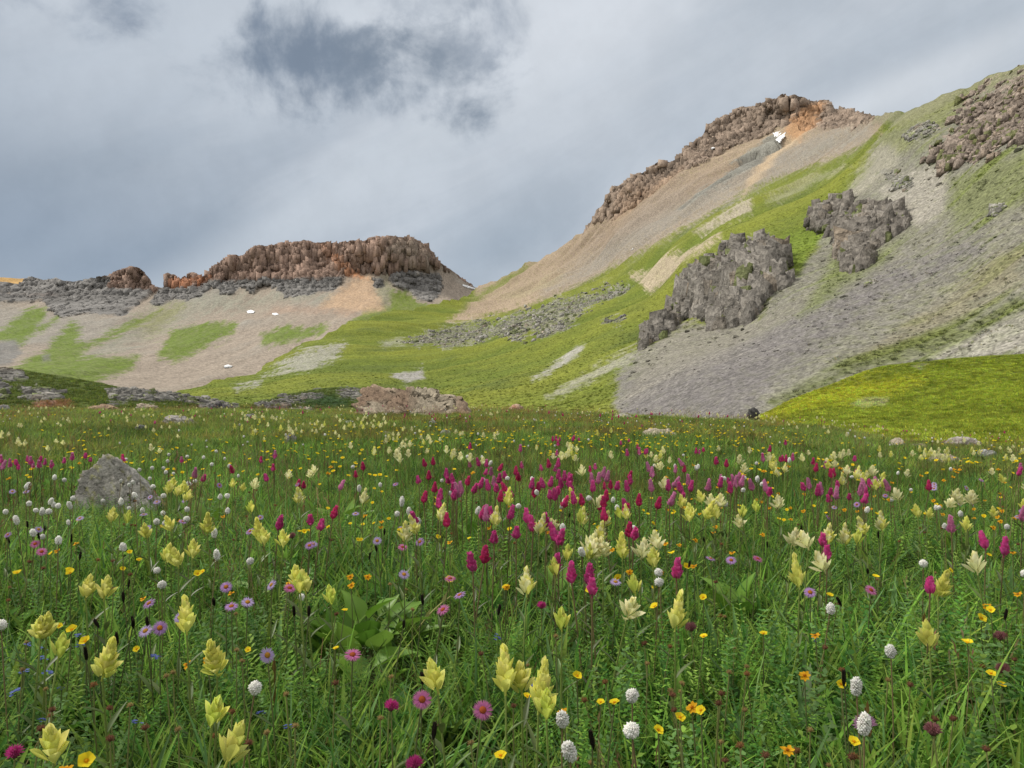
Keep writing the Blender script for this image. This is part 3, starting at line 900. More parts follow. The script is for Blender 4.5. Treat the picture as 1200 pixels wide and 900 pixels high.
B_top = curve([(-260, 405), (-120, 420), (0, 431), (30, 434), (60, 440), (120, 451), (165, 457), (190, 461), (215, 464), (245, 470), (268, 477), (290, 477), (310, 470), (340, 461), (370, 456), (400, 453), (430, 454), (450, 460), (470, 470), (490, 482), (515, 494)])
B_D = rbf([(-250, 408, 100), (0, 431, 96), (120, 451, 90), (215, 464, 84), (268, 478, 78), (340, 461, 135), (400, 453, 145), (450, 460, 140), (510, 494, 110), (-250, 470, 62), (0, 465, 66), (120, 470, 66), (-250, 505, 38), (0, 505, 38), (250, 505, 40), (400, 505, 60), (510, 510, 70), (350, 482, 105), (420, 480, 108)])
Bn = Relief(-256, 512, 1.5, B_top, lambda x: np.full_like(x, 512.0), 70, B_D, back=8, backfall=0.35)
X, Y, Z = [Bn.V[..., i] for i in range(3)]
px, py = Bn.px, Bn.py
c1, c2 = fbm(X / 11, Y / 11, Z / 11, 4), fbm(X / 1.6, Y / 1.6, Z / 1.6, 4, 0.6)
rk = np.zeros_like(px)
hq = [[(-250, 430), (-60, 440), (20, 436), (28, 444), (10, 450), (-250, 455)], [(28, 458), (40, 455), (60, 457), (71, 460), (68, 469), (50, 471), (30, 470)], [(-60, 455), (2, 454), (5, 468), (-60, 470)], [(128, 462), (150, 458), (190, 461), (214, 463), (250, 466), (240, 472), (200, 471), (165, 470), (130, 473)],
          [(236, 474), (250, 470), (262, 474), (270, 482), (268, 490), (240, 490)], [(300, 476), (330, 468), (372, 460), (378, 464), (350, 472), (310, 482)], [(395, 458), (412, 456), (430, 462), (425, 470), (400, 466)], [(335, 484), (350, 478), (362, 484), (350, 492)]]
hm_ = [sstep(-1.5, 1.5, poly_sd(px, py, q) + 15 * (c2 + .6 * c1)) for q in hq]
for m in hm_:
    rk = np.maximum(rk, m)
bl = ridged(X / 2.2, Y / 2.2, Z / 1.6, 4)
Bn.displace(c1 * 0.5 + c2 * 0.12 + rk * 0.2 * bl)
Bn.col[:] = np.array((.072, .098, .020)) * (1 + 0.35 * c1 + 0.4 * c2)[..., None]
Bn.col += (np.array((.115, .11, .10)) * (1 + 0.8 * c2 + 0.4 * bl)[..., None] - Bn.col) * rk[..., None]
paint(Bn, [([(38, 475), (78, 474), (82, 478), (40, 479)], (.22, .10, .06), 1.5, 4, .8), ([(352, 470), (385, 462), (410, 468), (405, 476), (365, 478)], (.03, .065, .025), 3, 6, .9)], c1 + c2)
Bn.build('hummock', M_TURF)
for m, hl in zip(hm_, ['grey rocks crowning the dark hummock at the left edge', 'compact grey rock outcrop on the face of the left hummock', 'low grey rocks at the foot of the hummock, cut by the left edge', 'long broken band of dark rocks along the right shoulder of the left hummock', 'dark rocks at the tip where the left hummock meets the grass', 'grey rocks on the shaded mound left of the big red rock', 'few grey rocks on top of the shaded mound behind the big red rock', 'small pile of rocks under the shaded mound left of the big red rock']):
    if (m > .35).sum() > 8:
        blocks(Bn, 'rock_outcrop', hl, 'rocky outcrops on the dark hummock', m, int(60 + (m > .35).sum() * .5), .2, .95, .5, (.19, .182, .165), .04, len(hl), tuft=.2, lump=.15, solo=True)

# ---- meadow
_k = ([-2000, -100, 0, 300, 600, 760, 880, 960, 1050, 1120, 1200, 1400, 3000],
      [.00030, .00032, .00034, .00048, .00055, .00082, .00103, .00130, .0020, .0022, .0022, .0022, .0017])


def ground_z(x, y):
    x, y = np.asarray(x, float), np.asarray(y, float)
    r = np.hypot(x, y)
    az = np.arctan2(x, y)
    pe = 600 + FPX * np.tan(np.clip(az, -1.2, 1.2))
    z = -np.interp(pe, *_k) * r * r
    f = sstep(1.0, 7.0, r)
    z = z + (0.018 + 0.05 * f) * perlin(x / 4.1 + 3.3, y / 4.1) + 0.015 * perlin(x / 0.9, y / 0.9 + 7.7) + 0.07 * sstep(9, 22, r) * perlin(x / 3.1 + 9.1, y / 6.0)
    return np.maximum(z, -13.0 + 0 * z)


def make_ground():
    rr = np.concatenate([np.geomspace(0.05, 60, 260), np.geomspace(62, 600, 40)])
    th = np.concatenate([np.linspace(-0.95, 0.95, 520), np.linspace(0.97, 2 * math.pi - 0.97, 120)])
    th = np.append(th, th[0] + 2 * math.pi)
    x, y = rr[:, None] * np.sin(th)[None], rr[:, None] * np.cos(th)[None]
    z = ground_z(x, y)
    n = fbm(x / 1.5, y / 1.5, None, 4)
    m = fbm(x / 5, y / 5, None, 3)
    c = np.array((.050, .066, .018)) * (1 + 0.4 * n)[..., None]
    c = c + (np.array((.085, .060, .028)) - c) * (0.6 * sstep(0.05, 0.4, m))[..., None]
    F = grid_faces(len(rr), len(th))[:, ::-1]
    o = link('meadow', mesh_np('meadow', np.stack([x, y, z], -1).reshape(-1, 3), F, M_SOIL, c.reshape(-1, 3)))
    tag(o, kind='structure')


make_ground()


def stand(px, py, h, near=False):
    """ground point whose plant of height h shows its head at that angle (near: else the closest approach)"""
    t = (450 - py) / FPX
    Ds = np.geomspace(.35, 40.0, 260)
    gap = CAMZ + t * Ds - ground_z((px - 600) / FPX * Ds, Ds) - h
    hit = np.nonzero(gap <= 0)[0]
    if len(hit) == 0:
        return ((px - 600) / FPX * Ds[np.argmin(gap)], Ds[np.argmin(gap)]) if near else None
    i = hit[0]
    if i == 0: return (px - 600) / FPX * Ds[0], Ds[0]
    f = gap[i - 1] / (gap[i - 1] - gap[i])
    D = Ds[i - 1] + (Ds[i] - Ds[i - 1]) * f
    return (px - 600) / FPX * D, D
# ------------------------------------------------------------------ plant building blocks
def unit(v):
    v = np.asarray(v, float)
    return v / (np.linalg.norm(v) + 1e-12)


def petal(mb, base, axis, normal, L, W, c0, c1, cup=0.25, curl=0.15, nu=3, nv=4, shape=0.75, tip=0.25, c_tip=None):
    """one petal, bract or leaf: a cupped, curled little sheet"""
    a = unit(axis)
    n = unit(np.asarray(normal) - a * np.dot(a, normal))
    s = np.cross(a, n)
    V, C = [], []
    for j in range(nv):
        v = j / (nv - 1)
        w = W * 0.5 * (max(math.sin(math.pi * v ** shape), 0.0) * (1 - tip * v) + 0.16 * (1 - v) + 0.06)
        for i in range(nu):
            u = 2 * i / (nu - 1) - 1
            p = np.asarray(base) + a * (L * v) + s * (w * u) + n * (cup * w * u * u * 1.6 + curl * L * v * v)
            V.append(p)
            c = np.array(c0) * (1 - v) + np.array(c1) * v
            if c_tip is not None and v > 0.75:
                c = np.array(c_tip)
            C.append(c)
    F = [(j * nu + i, j * nu + i + 1, (j + 1) * nu + i + 1, (j + 1) * nu + i) for j in range(nv - 1) for i in range(nu - 1)]
    mb.add(V, F, C)


def tube(mb, pts, r0, r1, c0, c1, k=5):
    pts = [np.asarray(p, float) for p in pts]
    V, C = [], []
    n = len(pts)
    for j, p in enumerate(pts):
        d = unit(pts[min(j + 1, n - 1)] - pts[max(j - 1, 0)])
        s = unit(np.cross(d, (0.3, 1, 0.1)))
        t = np.cross(d, s)
        f = j / (n - 1)
        r = r0 + (r1 - r0) * f
        for i in range(k):
            a = 2 * math.pi * i / k
            V.append(p + (s * math.cos(a) + t * math.sin(a)) * r)
            C.append(np.array(c0) * (1 - f) + np.array(c1) * f)
    F = [(j * k + i, j * k + (i + 1) % k, (j + 1) * k + (i + 1) % k, (j + 1) * k + i) for j in range(n - 1) for i in range(k)]
    mb.add(V, F, C)


def octa(mb, p, r, c, q=(0, 0, 1), el=1.0):
    q = unit(q)
    s = unit(np.cross(q, (0.31, 0.9, 0.2)))
    t = np.cross(q, s)
    p = np.asarray(p)
    V = [p + s * r, p + t * r, p - s * r, p - t * r, p + q * r * el, p - q * r * el]
    mb.add(V, [(0, 1, 4), (1, 2, 4), (2, 3, 4), (3, 0, 4), (1, 0, 5), (2, 1, 5), (3, 2, 5), (0, 3, 5)], c)


def ball(mb, p, rx, ry, rz, c0, c1, nu=10, nv=7, rough=0.0):
    V, C = [], []
    for j in range(nv):
        b = -math.pi / 2 + math.pi * j / (nv - 1)
        for i in range(nu):
            a = 2 * math.pi * i / nu
            k = 1 + rough * (random.random() - 0.5)
            V.append((p[0] + rx * k * math.cos(a) * math.cos(b), p[1] + ry * k * math.sin(a) * math.cos(b), p[2] + rz * math.sin(b)))
            f = j / (nv - 1)
            C.append(np.array(c0) * (1 - f) + np.array(c1) * f)
    F = [(j * nu + i, j * nu + (i + 1) % nu, (j + 1) * nu + (i + 1) % nu, (j + 1) * nu + i) for j in range(nv - 1) for i in range(nu)]
    mb.add(V, F, C)


def jit(c, a=0.12):
    k = 1 + random.uniform(-a, a)
    return tuple(np.clip(np.array(c) * k * (1 + np.array([random.uniform(-a, a) * 0.4 for _ in range(3)])), 0, 0.95))


M_GRASS = plant_mat('grass_blades', 0.42, 0.65, 0.10, tint='tint', vary=0.22)
M_PETAL = plant_mat('petals', 0.45, 0.7, 0.08, vary=0.10)
M_LEAF = plant_mat('leaf_green', 0.28, 0.45, 0.35, vary=0.15)
M_STEM = plant_mat('stem_green', 0.1, 0.55, 0.25, vary=0.15)

GREENS = [(.112, .240, .034), (.155, .300, .042), (.062, .158, .030), (.215, .345, .062), (.128, .230, .072), (.190, .280, .046)]
STRAW = [(.26, .22, .10), (.20, .16, .07), (.17, .10, .055)]


def blade(mb, x, y, L, W, yaw, lean, droop, c, seg=4):
    """grass blade: leans and droops to its tip"""
    h = np.array((math.cos(yaw), math.sin(yaw), 0))
    s = np.array((-math.sin(yaw), math.cos(yaw), 0))
    V, C = [], []
    p = np.array((x, y, -0.01))
    ang = lean
    for j in range(seg + 1):
        f = j / seg
        w = W * 0.5 * (1 - f ** 2.2) + 0.0002
        V += [p - s * w, p + s * w]
        C += [np.array(c) * (0.95 + 0.1 * f)] * 2
        p = p + (h * math.sin(ang) + np.array((0, 0, math.cos(ang)))) * (L / seg)
        ang += droop / seg
    mb.add(V, [(2 * j, 2 * j + 1, 2 * j + 3, 2 * j + 2) for j in range(seg)], C)


PROTO = bpy.data.collections.new('sward_pieces')


def proto(name, mb, mat=None):
    o = bpy.data.objects.new(name, mb.mesh(name, mat or M_GRASS))
    PROTO.objects.link(o)


def make_clumps():
    u = random.uniform
    names = []
    def fin(mb):
        nm = 'sward_%02d' % len(names)
        names.append(nm)
        proto(nm, mb)
    for k in range(4):                              # 0-3 fine grass
        mb = MB()
        for _ in range(58):
            r, a = 0.075 * math.sqrt(random.random()), u(0, 6.28)
            c = random.choice(GREENS) if random.random() > 0.035 else random.choice(STRAW)
            blade(mb, r * math.cos(a), r * math.sin(a), u(.07, .17), u(.0018, .0040), u(0, 6.28), u(.05, .75), u(.3, 1.7), jit(c, .2), 4)
        fin(mb)
    for k in range(2):                              # 4-5 broad grass
        mb = MB()
        for _ in range(26):
            r, a = 0.06 * math.sqrt(random.random()), u(0, 6.28)
            blade(mb, r * math.cos(a), r * math.sin(a), u(.10, .22), u(.004, .0075), u(0, 6.28), u(.05, .6), u(.3, 1.6), jit(random.choice(GREENS), .2), 5)
        fin(mb)
    for k in range(4):                              # 6-9 small leafy herbs with paired leaflets
        mb = MB()
        for _ in range(13):
            r, a = 0.075 * math.sqrt(random.random()), u(0, 6.28)
            H, yaw, lean = u(.08, .17), u(0, 6.28), u(0, .5)
            ax = np.array((math.sin(lean) * math.cos(yaw), math.sin(lean) * math.sin(yaw), math.cos(lean)))
            b = np.array((r * math.cos(a), r * math.sin(a), -.01))
            c = jit(random.choice(GREENS[:5]), .2)
            m = int(H / (.0055 + .0015 * k))
            for i in range(m):
                f = (i + 1) / m
                for sg in (0, 3.14):
                    aa = yaw + i * (1.57 if k % 2 else 0.25) + sg + u(-.3, .3)
                    out = np.array((math.cos(aa), math.sin(aa), 0)) * 0.9 + ax * u(.2, .7)
                    petal(mb, b + ax * H * f, out, ax + np.array((0, 0, .2)), u(.011, .022) * (1.1 - .5 * f) * (.45 + .16 * k), u(.005, .009) * (.45 + .16 * k), jit(c, .1), jit(c, .1), .2, -.15, 2, 3)
        fin(mb)
    for k in range(3):                              # 10-12 low rosettes of oval leaves
        mb = MB()
        for _ in range(18):
            r, a = 0.06 * math.sqrt(random.random()), u(0, 6.28)
            yaw, el = u(0, 6.28), u(.3, 1.2)
            c = jit(random.choice(GREENS[:4]), .2)
            L = u(.035, .075) if k < 2 else u(.05, .10)
            b = np.array((r * math.cos(a), r * math.sin(a), u(0, .05)))
            petal(mb, b, (math.cos(yaw) * math.cos(el), math.sin(yaw) * math.cos(el), math.sin(el)), (-math.cos(yaw) * math.sin(el), -math.sin(yaw) * math.sin(el), math.cos(el)), L, L * u(.28, .5), c, jit(c, .08), .35, -.2, 3, 4)
        fin(mb)
    for k in range(2):                              # 13-14 thin tan stems with seed tips
        mb = MB()
        for _ in range(9):
            r, a = 0.08 * math.sqrt(random.random()), u(0, 6.28)
            c = jit(random.choice(STRAW), .2)
            H, yaw, lean = u(.17, .30), u(0, 6.28), u(.02, .3)
            blade(mb, r * math.cos(a), r * math.sin(a), H, .0016, yaw, lean, u(.05, .4), c, 3)
            ax = np.array((math.sin(lean + .1) * math.cos(yaw), math.sin(lean + .1) * math.sin(yaw), math.cos(lean + .1)))
            tp = np.array((r * math.cos(a), r * math.sin(a), 0)) + ax * H * .93
            for i in range(5):
                petal(mb, tp + ax * i * .006, ax + np.array((u(-.5, .5), u(-.5, .5), 0)), (u(-1, 1), u(-1, 1), .3), .011, .003, c, jit(c, .2), .1, .1, 2, 3)
        fin(mb)
    for k in range(2):                              # 15-16 feathery yarrow-like leaves
        mb = MB()
        for _ in range(16):
            r, a = 0.07 * math.sqrt(random.random()), u(0, 6.28)
            yaw, el, H = u(0, 6.28), u(.5, 1.4), u(.06, .13)
            ax = np.array((math.cos(yaw) * math.cos(el), math.sin(yaw) * math.cos(el), math.sin(el)))
            sd = np.array((-math.sin(yaw), math.cos(yaw), 0))
            c = jit((.075, .125, .04), .25)
            b = np.array((r * math.cos(a), r * math.sin(a), 0))
            for i in range(9):
                f = .2 + .8 * i / 8
                for sg in (-1, 1):
                    petal(mb, b + ax * H * f, sd * sg + ax * .6, np.cross(sd, ax), .016 * (1.15 - f * .8), .0035, c, c, .1, .1, 2, 3)
            blade(mb, b[0], b[1], H, .0016, yaw, 1.57 - el, .05, c, 2)
        fin(mb)
    for k in range(2):                              # 17-18 coarse tufts for the farther slopes
        mb = MB()
        for _ in range(34):
            r, a = 0.09 * math.sqrt(random.random()), u(0, 6.28)
            blade(mb, r * math.cos(a), r * math.sin(a), u(.07, .16), u(.006, .014), u(0, 6.28), u(.1, .9), u(.2, 1.3), jit(random.choice(GREENS), .25), 3)
        fin(mb)
    for k in range(3):                              # 19-21 lance-shaped leaves standing in tufts
        mb = MB()
        for _ in range(22):
            r, a = 0.065 * math.sqrt(random.random()), u(0, 6.28)
            yaw, el = u(0, 6.28), u(.7, 1.45)
            c = jit(random.choice(GREENS), .2)
            L = u(.07, .15)
            petal(mb, (r * math.cos(a), r * math.sin(a), 0), (math.cos(yaw) * math.cos(el), math.sin(yaw) * math.cos(el), math.sin(el)), (-math.cos(yaw) * math.sin(el), -math.sin(yaw) * math.sin(el), math.cos(el)), L, u(.008, .016), c, jit(c, .08), .4, -.22, 3, 6, .7, .3)
        fin(mb)
    return len(names)


N_PIECES = make_clumps()


def scatter(name, pos, rot, scl, idx, tint, coll):
    """uncountable cover: one object, its pieces instanced on points"""
    me = bpy.data.meshes.new(name)
    n = len(pos)
    me.vertices.add(n)
    me.vertices.foreach_set('co', np.asarray(pos, np.float32).ravel())
    def put(nm, typ, key, arr):
        at = me.attributes.new(nm, typ, 'POINT')
        at.data.foreach_set(key, np.asarray(arr).ravel())
    put('rot', 'FLOAT_VECTOR', 'vector', np.asarray(rot, np.float32))
    put('scl', 'FLOAT_VECTOR', 'vector', np.asarray(scl, np.float32))
    put('idx', 'INT', 'value', np.asarray(idx, np.int32))
    t4 = np.ones((n, 4), np.float32)
    t4[:, :3] = tint
    put('tint', 'FLOAT_COLOR', 'color', t4)
    me.update()
    o = link(name, me)
    g = bpy.data.node_groups.new(name + '_nodes', 'GeometryNodeTree')
    g.interface.new_socket('Geometry', in_out='INPUT', socket_type='NodeSocketGeometry')
    g.interface.new_socket('Geometry', in_out='OUTPUT', socket_type='NodeSocketGeometry')
    T = NT(g)
    gi, go = T.node('NodeGroupInput'), T.node('NodeGroupOutput')
    ci = T.node('GeometryNodeCollectionInfo')
    ci.inputs['Collection'].default_value = coll
    ci.inputs['Separate Children'].default_value = True
    ci.inputs['Reset Children'].default_value = True
    iop = T.node('GeometryNodeInstanceOnPoints')
    def na(nm, typ):
        nd = T.node('GeometryNodeInputNamedAttribute', data_type=typ)
        nd.inputs['Name'].default_value = nm
        return nd.outputs['Attribute']
    T.l.new(gi.outputs[0], iop.inputs['Points'])
    T.l.new(ci.outputs[0], iop.inputs['Instance'])
    iop.inputs['Pick Instance'].default_value = True
    T.l.new(na('idx', 'INT'), iop.inputs['Instance Index'])
    T.l.new(na('rot', 'FLOAT_VECTOR'), iop.inputs['Rotation'])
    T.l.new(na('scl', 'FLOAT_VECTOR'), iop.inputs['Scale'])
    T.l.new(iop.outputs[0], go.inputs[0])
    md = o.modifiers.new('cover', 'NODES')
    md.node_group = g
    tag(o, kind='stuff')
    return o


def sward():
    """meadow cover: denser near, where single plants can be told apart"""
    bands = [(0.32, 1.0, 620), (1.0, 1.6, 560), (1.6, 2.5, 440), (2.5, 4, 270), (4, 6, 150), (6, 9, 85), (9, 13, 48), (13, 19, 26), (19, 28, 14), (28, 42, 8)]
    P = []
    for a, b, d in bands:
        th0, th1 = -0.80, 0.80
        n = int(d * (th1 - th0) * (b * b - a * a) / 2)
        r = np.sqrt(rng.uniform(a * a, b * b, n))
        th = rng.uniform(th0, th1, n)
        P.append(np.stack([r * np.sin(th), r * np.cos(th), r], -1))
    for a, b, d in bands[1:8]:                           # and to either side of the view
        n = int(.55 * d * .55 * (b * b - a * a))
        r, th = np.sqrt(rng.uniform(a * a, b * b, n)), rng.uniform(.8, 1.35, n) * rng.choice((-1, 1), n)
        P.append(np.stack([r * np.sin(th), r * np.cos(th), r], -1))
    # a thin ring beside and behind the viewer
    n = 1500
    r, th = np.sqrt(rng.uniform(0.3, 9, n)), rng.uniform(0.8, 2 * math.pi - 0.8, n)
    P.append(np.stack([r * np.sin(th), r * np.cos(th), r], -1))
    P = np.concatenate(P)
    for qx, qy, qr in [stand(428, 722, .10) + (.13,), stand(428, 760, .06) + (.11,), stand(425, 800, .06) + (.06,)]:
        P = P[np.hypot(P[:, 0] - qx, P[:, 1] - qy) > qr]
    x, y, r = P.T
    n = len(P)
    z = ground_z(x, y)
    patch = fbm(x / 0.55, y / 0.55, None, 3)
    broad = fbm(x / 2.8 + 31, y / 2.2, None, 3)
    mid = sstep(2.2, 4.5, r)
    w = np.zeros((n, N_PIECES))
    w[:, 0:4] = 0.95
    w[:, 4:6] = (0.35 + 0.9 * sstep(0.0, 0.5, -patch))[:, None]
    w[:, 6:10] = (0.30 + 1.1 * sstep(0.0, 0.4, patch))[:, None] * (1 - 0.3 * mid)[:, None]
    w[:, 10:13] = (0.28 + 0.5 * sstep(0.1, 0.5, broad))[:, None] * (1 - 0.6 * mid)[:, None]
    w[:, 19:22] = (0.75 - 0.25 * mid)[:, None]
    w[:, 13:15] = (0.03 + 0.22 * mid + 0.5 * mid * sstep(0.0, 0.4, broad))[:, None]
    w[:, 15:17] = (0.30 + 0.6 * sstep(0.0, 0.4, -broad))[:, None] * (1 - 0.7 * mid)[:, None]
    w[:, 17:19] = (sstep(5, 10, r) * 2.2)[:, None]
    cw = np.cumsum(w, 1)
    idx = (rng.random(n)[:, None] * cw[:, -1:] > cw).sum(1)
    yaw = rng.uniform(0, 2 * math.pi, n)
    rot = np.stack([rng.normal(0, .10, n), rng.normal(0, .10, n), yaw], -1)
    s = rng.uniform(.72, 1.12, n) * (1 + 0.22 * patch) * (1 + 0.55 * sstep(6, 30, r)) * (1.16 - 0.26 * sstep(1.7, 0.55, r))
    s = s * (1 - 0.22 * sstep(2.0, 4.5, r))
    sx = s * (1 + 1.1 * sstep(3, 30, r))
    scl = np.stack([sx, sx, s * (1 - 0.25 * sstep(8, 30, r))], -1)
    lush_p = fbm(x / 1.6 + 60, y / 1.3, None, 3)
    scl *= (1 + 0.30 * lush_p)[:, None]
    warm = sstep(-0.1, 0.45, broad)[:, None] * mid[:, None]
    t = np.ones((n, 3)) * (1 + 0.22 * patch + 0.30 * lush_p + 0.16 * rng.normal(size=n))[:, None]
    t = t * (1 - warm * np.array((-0.42, 0.16, -0.1)))
    dk = sstep(.05, .45, fbm(x / 1.9 - 40, y / 3.0, None, 3))
    t *= (1 - .38 * dk * mid)[:, None]
    far = sstep(8, 28, r)[:, None]
    t = t * (1 + sstep(4, 14, r)[:, None] * np.array((0.22, -0.06, 0.0)))
    z = z + 0.0 * z
    scatter('meadow_grass', np.stack([x, y, z], -1), rot, scl, idx, np.clip(t, .4, 2.2), PROTO)


sward()


def slope_tufts(name, rel, n, px0, px1, py_ok, smin, smax, tint, mask=None):
    """short tussocks over a nearby slope"""
    h, wd = rel.px.shape
    i = rng.integers(1, h - 1, n * 3)
    j = rng.integers(1, wd - 1, n * 3)
    area = np.linalg.norm(np.cross(rel.V[i + 1, j] - rel.V[i, j], rel.V[i, j + 1] - rel.V[i, j]), axis=1)
    dist = rel.V[i, j, 1]
    keep = rng.random(n * 3) < np.clip(area / dist ** 1.2 / np.percentile(area / dist ** 1.2, 85), 0, 1)
    if mask is not None:
        keep &= mask[i, j] < 0.3
    i, j = i[keep][:n], j[keep][:n]
    f = rng.random((len(i), 2))[..., None]
    V = rel.V
    p = V[i, j] + (V[i + 1, j] - V[i, j]) * f[:, 0] + (V[i, j + 1] - V[i, j]) * f[:, 1]
    m = len(p)
    c = rel.col[i, j] / np.array((.078, .152, .030)) * tint
    br = fbm(p[:, 0] / 3, p[:, 1] / 3, None, 3)
    c = c * (1 + 0.5 * br + 0.2 * rng.normal(size=m))[:, None]
    s = rng.uniform(smin, smax, m)
    scl = np.stack([s * 1.5, s * 1.5, s], -1)
    rot = np.stack([rng.normal(0, .12, m), rng.normal(0, .12, m), rng.uniform(0, 6.28, m)], -1)
    scatter(name, p, rot, scl, rng.integers(17, 19, m), np.clip(c, .2, 4), PROTO)


slope_tufts('knoll_grass', Cn, 26000, 836, 1450, None, 1.5, 2.8, 1.4)
slope_tufts('hummock_grass', Bn, 9000, -256, 512, None, 1.4, 2.6, 0.9, rk)


def pebble(seed):
    mb = MB()
    r0 = random.Random(seed)
    st = [(0, 0, 1)]
    V = []
    for j in range(1, 5):
        for i in range(7):
            a, b = 6.283 * (i + .5 * (j % 2)) / 7, math.pi * j / 5
            k = r0.uniform(.7, 1.15)
            V.append((k * math.sin(b) * math.cos(a), k * .8 * math.sin(b) * math.sin(a), .6 * k * math.cos(b)))
    V = [(0, 0, .6)] + V + [(0, 0, -.6)]
    F = [(0, 1 + i, 1 + (i + 1) % 7) for i in range(7)]
    for j in range(3):
        F += [(1 + j * 7 + i, 8 + j * 7 + i, 8 + j * 7 + (i + 1) % 7, 1 + j * 7 + (i + 1) % 7) for i in range(7)]
    F += [(29, 22 + (i + 1) % 7, 22 + i) for i in range(7)]
    mb.add(V, F, (.25, .24, .22))
    return mb.mesh('scree_stone', M_STONE, False)


M_STONE = plant_mat('scree_stone', 0.0, 0.9, 0.15, tint='tint', vary=0.4)
STONES = bpy.data.collections.new('scree_pieces')
for _i in range(5):
    STONES.objects.link(bpy.data.objects.new('stone_%d' % _i, pebble(_i)))


def strew(name, rel, n, sel, dmax, smin, smax, coll, base, lo, hi, gain, flat, zs=1.0):
    """stones or tussocks strewn over a far slope, as the ground there bears them"""
    h, wd = rel.px.shape
    i, j = rng.integers(1, h - 1, n * 6), rng.integers(1, wd - 1, n * 6)
    k = sel[i, j] * (rel.V[i, j, 1] < dmax) * np.minimum(1, 330 / rel.V[i, j, 1])
    ok = rng.random(len(i)) < k
    i, j = i[ok][:n], j[ok][:n]
    f = rng.random((len(i), 2))[..., None]
    V = rel.V
    p = V[i, j] + (V[i + 1, j] - V[i, j]) * f[:, 0] + (V[i, j + 1] - V[i, j]) * f[:, 1]
    m = len(p)
    s = smin + (smax - smin) * rng.random(m) ** 3
    c = rel.col[i, j] / np.array(base) * gain * (1 + .3 * rng.normal(size=m))[:, None]
    rot = np.stack([rng.normal(0, .25, m), rng.normal(0, .25, m), rng.uniform(0, 6.28, m)], -1)
    scatter(name, p, rot, np.stack([s * flat, s * flat, s * zs], -1), rng.integers(lo, hi, m), np.clip(c, .05, 4), coll)


green_g = sstep(1.25, 1.6, G.col[..., 1] / (G.col[..., 0] * .5 + G.col[..., 2] * .5 + 1e-4)) * (1 - np.maximum(mCr, mD))
strew('scree_stones', G, 3500, (1 - green_g) * (1 - mCr) * (G.px > 540) * sstep(-.1, .4, g_st + g_is), 420, .08, .50, STONES, (.25, .24, .22), 0, 5, 1.0, 1.2)
strew('slope_tussocks', G, 24000, np.maximum(green_g, .2 * side * (1 - mCr)), 520, 1.8, 5.0, PROTO, (.128, .235, .045), 17, 19, .95, 1.5)

foot_ = np.zeros_like(mA)
for dn_ in range(6, 46, 4):                                  # rubble shed below the crags
    foot_ = np.maximum(foot_, np.roll(np.roll(mA + mB + .5 * mC, dn_, 0), -dn_ // 2, 1) * (1 - dn_ / 60))
strew('crag_rubble', G, 2600, foot_ * .8 * (1 - mCr), 420, .25, 1.5, STONES, (.25, .24, .22), 0, 5, .85, 1.1)
# ------------------------------------------------------------------ rocks lying in the meadow
def rock_mat():
    m, T = new_mat('lichened_rock')
    tc = T.node('ShaderNodeTexCoord').outputs['Object']
    c = attr(T, 'Col')
    n = T.noise(tc, 9.0, 6.0, 0.7)
    c = T.mix(1.0, c, T.ramp(n, .3, .7, .65, 1.35), 'MULTIPLY')
    n2 = T.noise(tc, 42.0, 3.0, 0.6)
    c = T.mix(1.0, c, T.ramp(n2, .3, .7, .75, 1.25), 'MULTIPLY')
    b = T.node('ShaderNodeBump')
    b.inputs['Strength'].default_value, b.inputs['Distance'].default_value = 0.8, 0.05
    T.l.new(T.math('ADD', n, T.math('MULTIPLY', n2, .35)), b.inputs['Height'])
    p = T.node('ShaderNodeBsdfPrincipled')
    T.l.new(c, p.inputs['Base Color'])
    p.inputs['Roughness'].default_value, p.inputs['Specular IOR Level'].default_value = .9, .15
    T.l.new(b.outputs[0], p.inputs['Normal'])
    out = T.node('ShaderNodeOutputMaterial')
    T.l.new(p.outputs[0], out.inputs[0])
    return m


M_ROCK = rock_mat()
LAND = []                                                  # landmarks: words, px, py


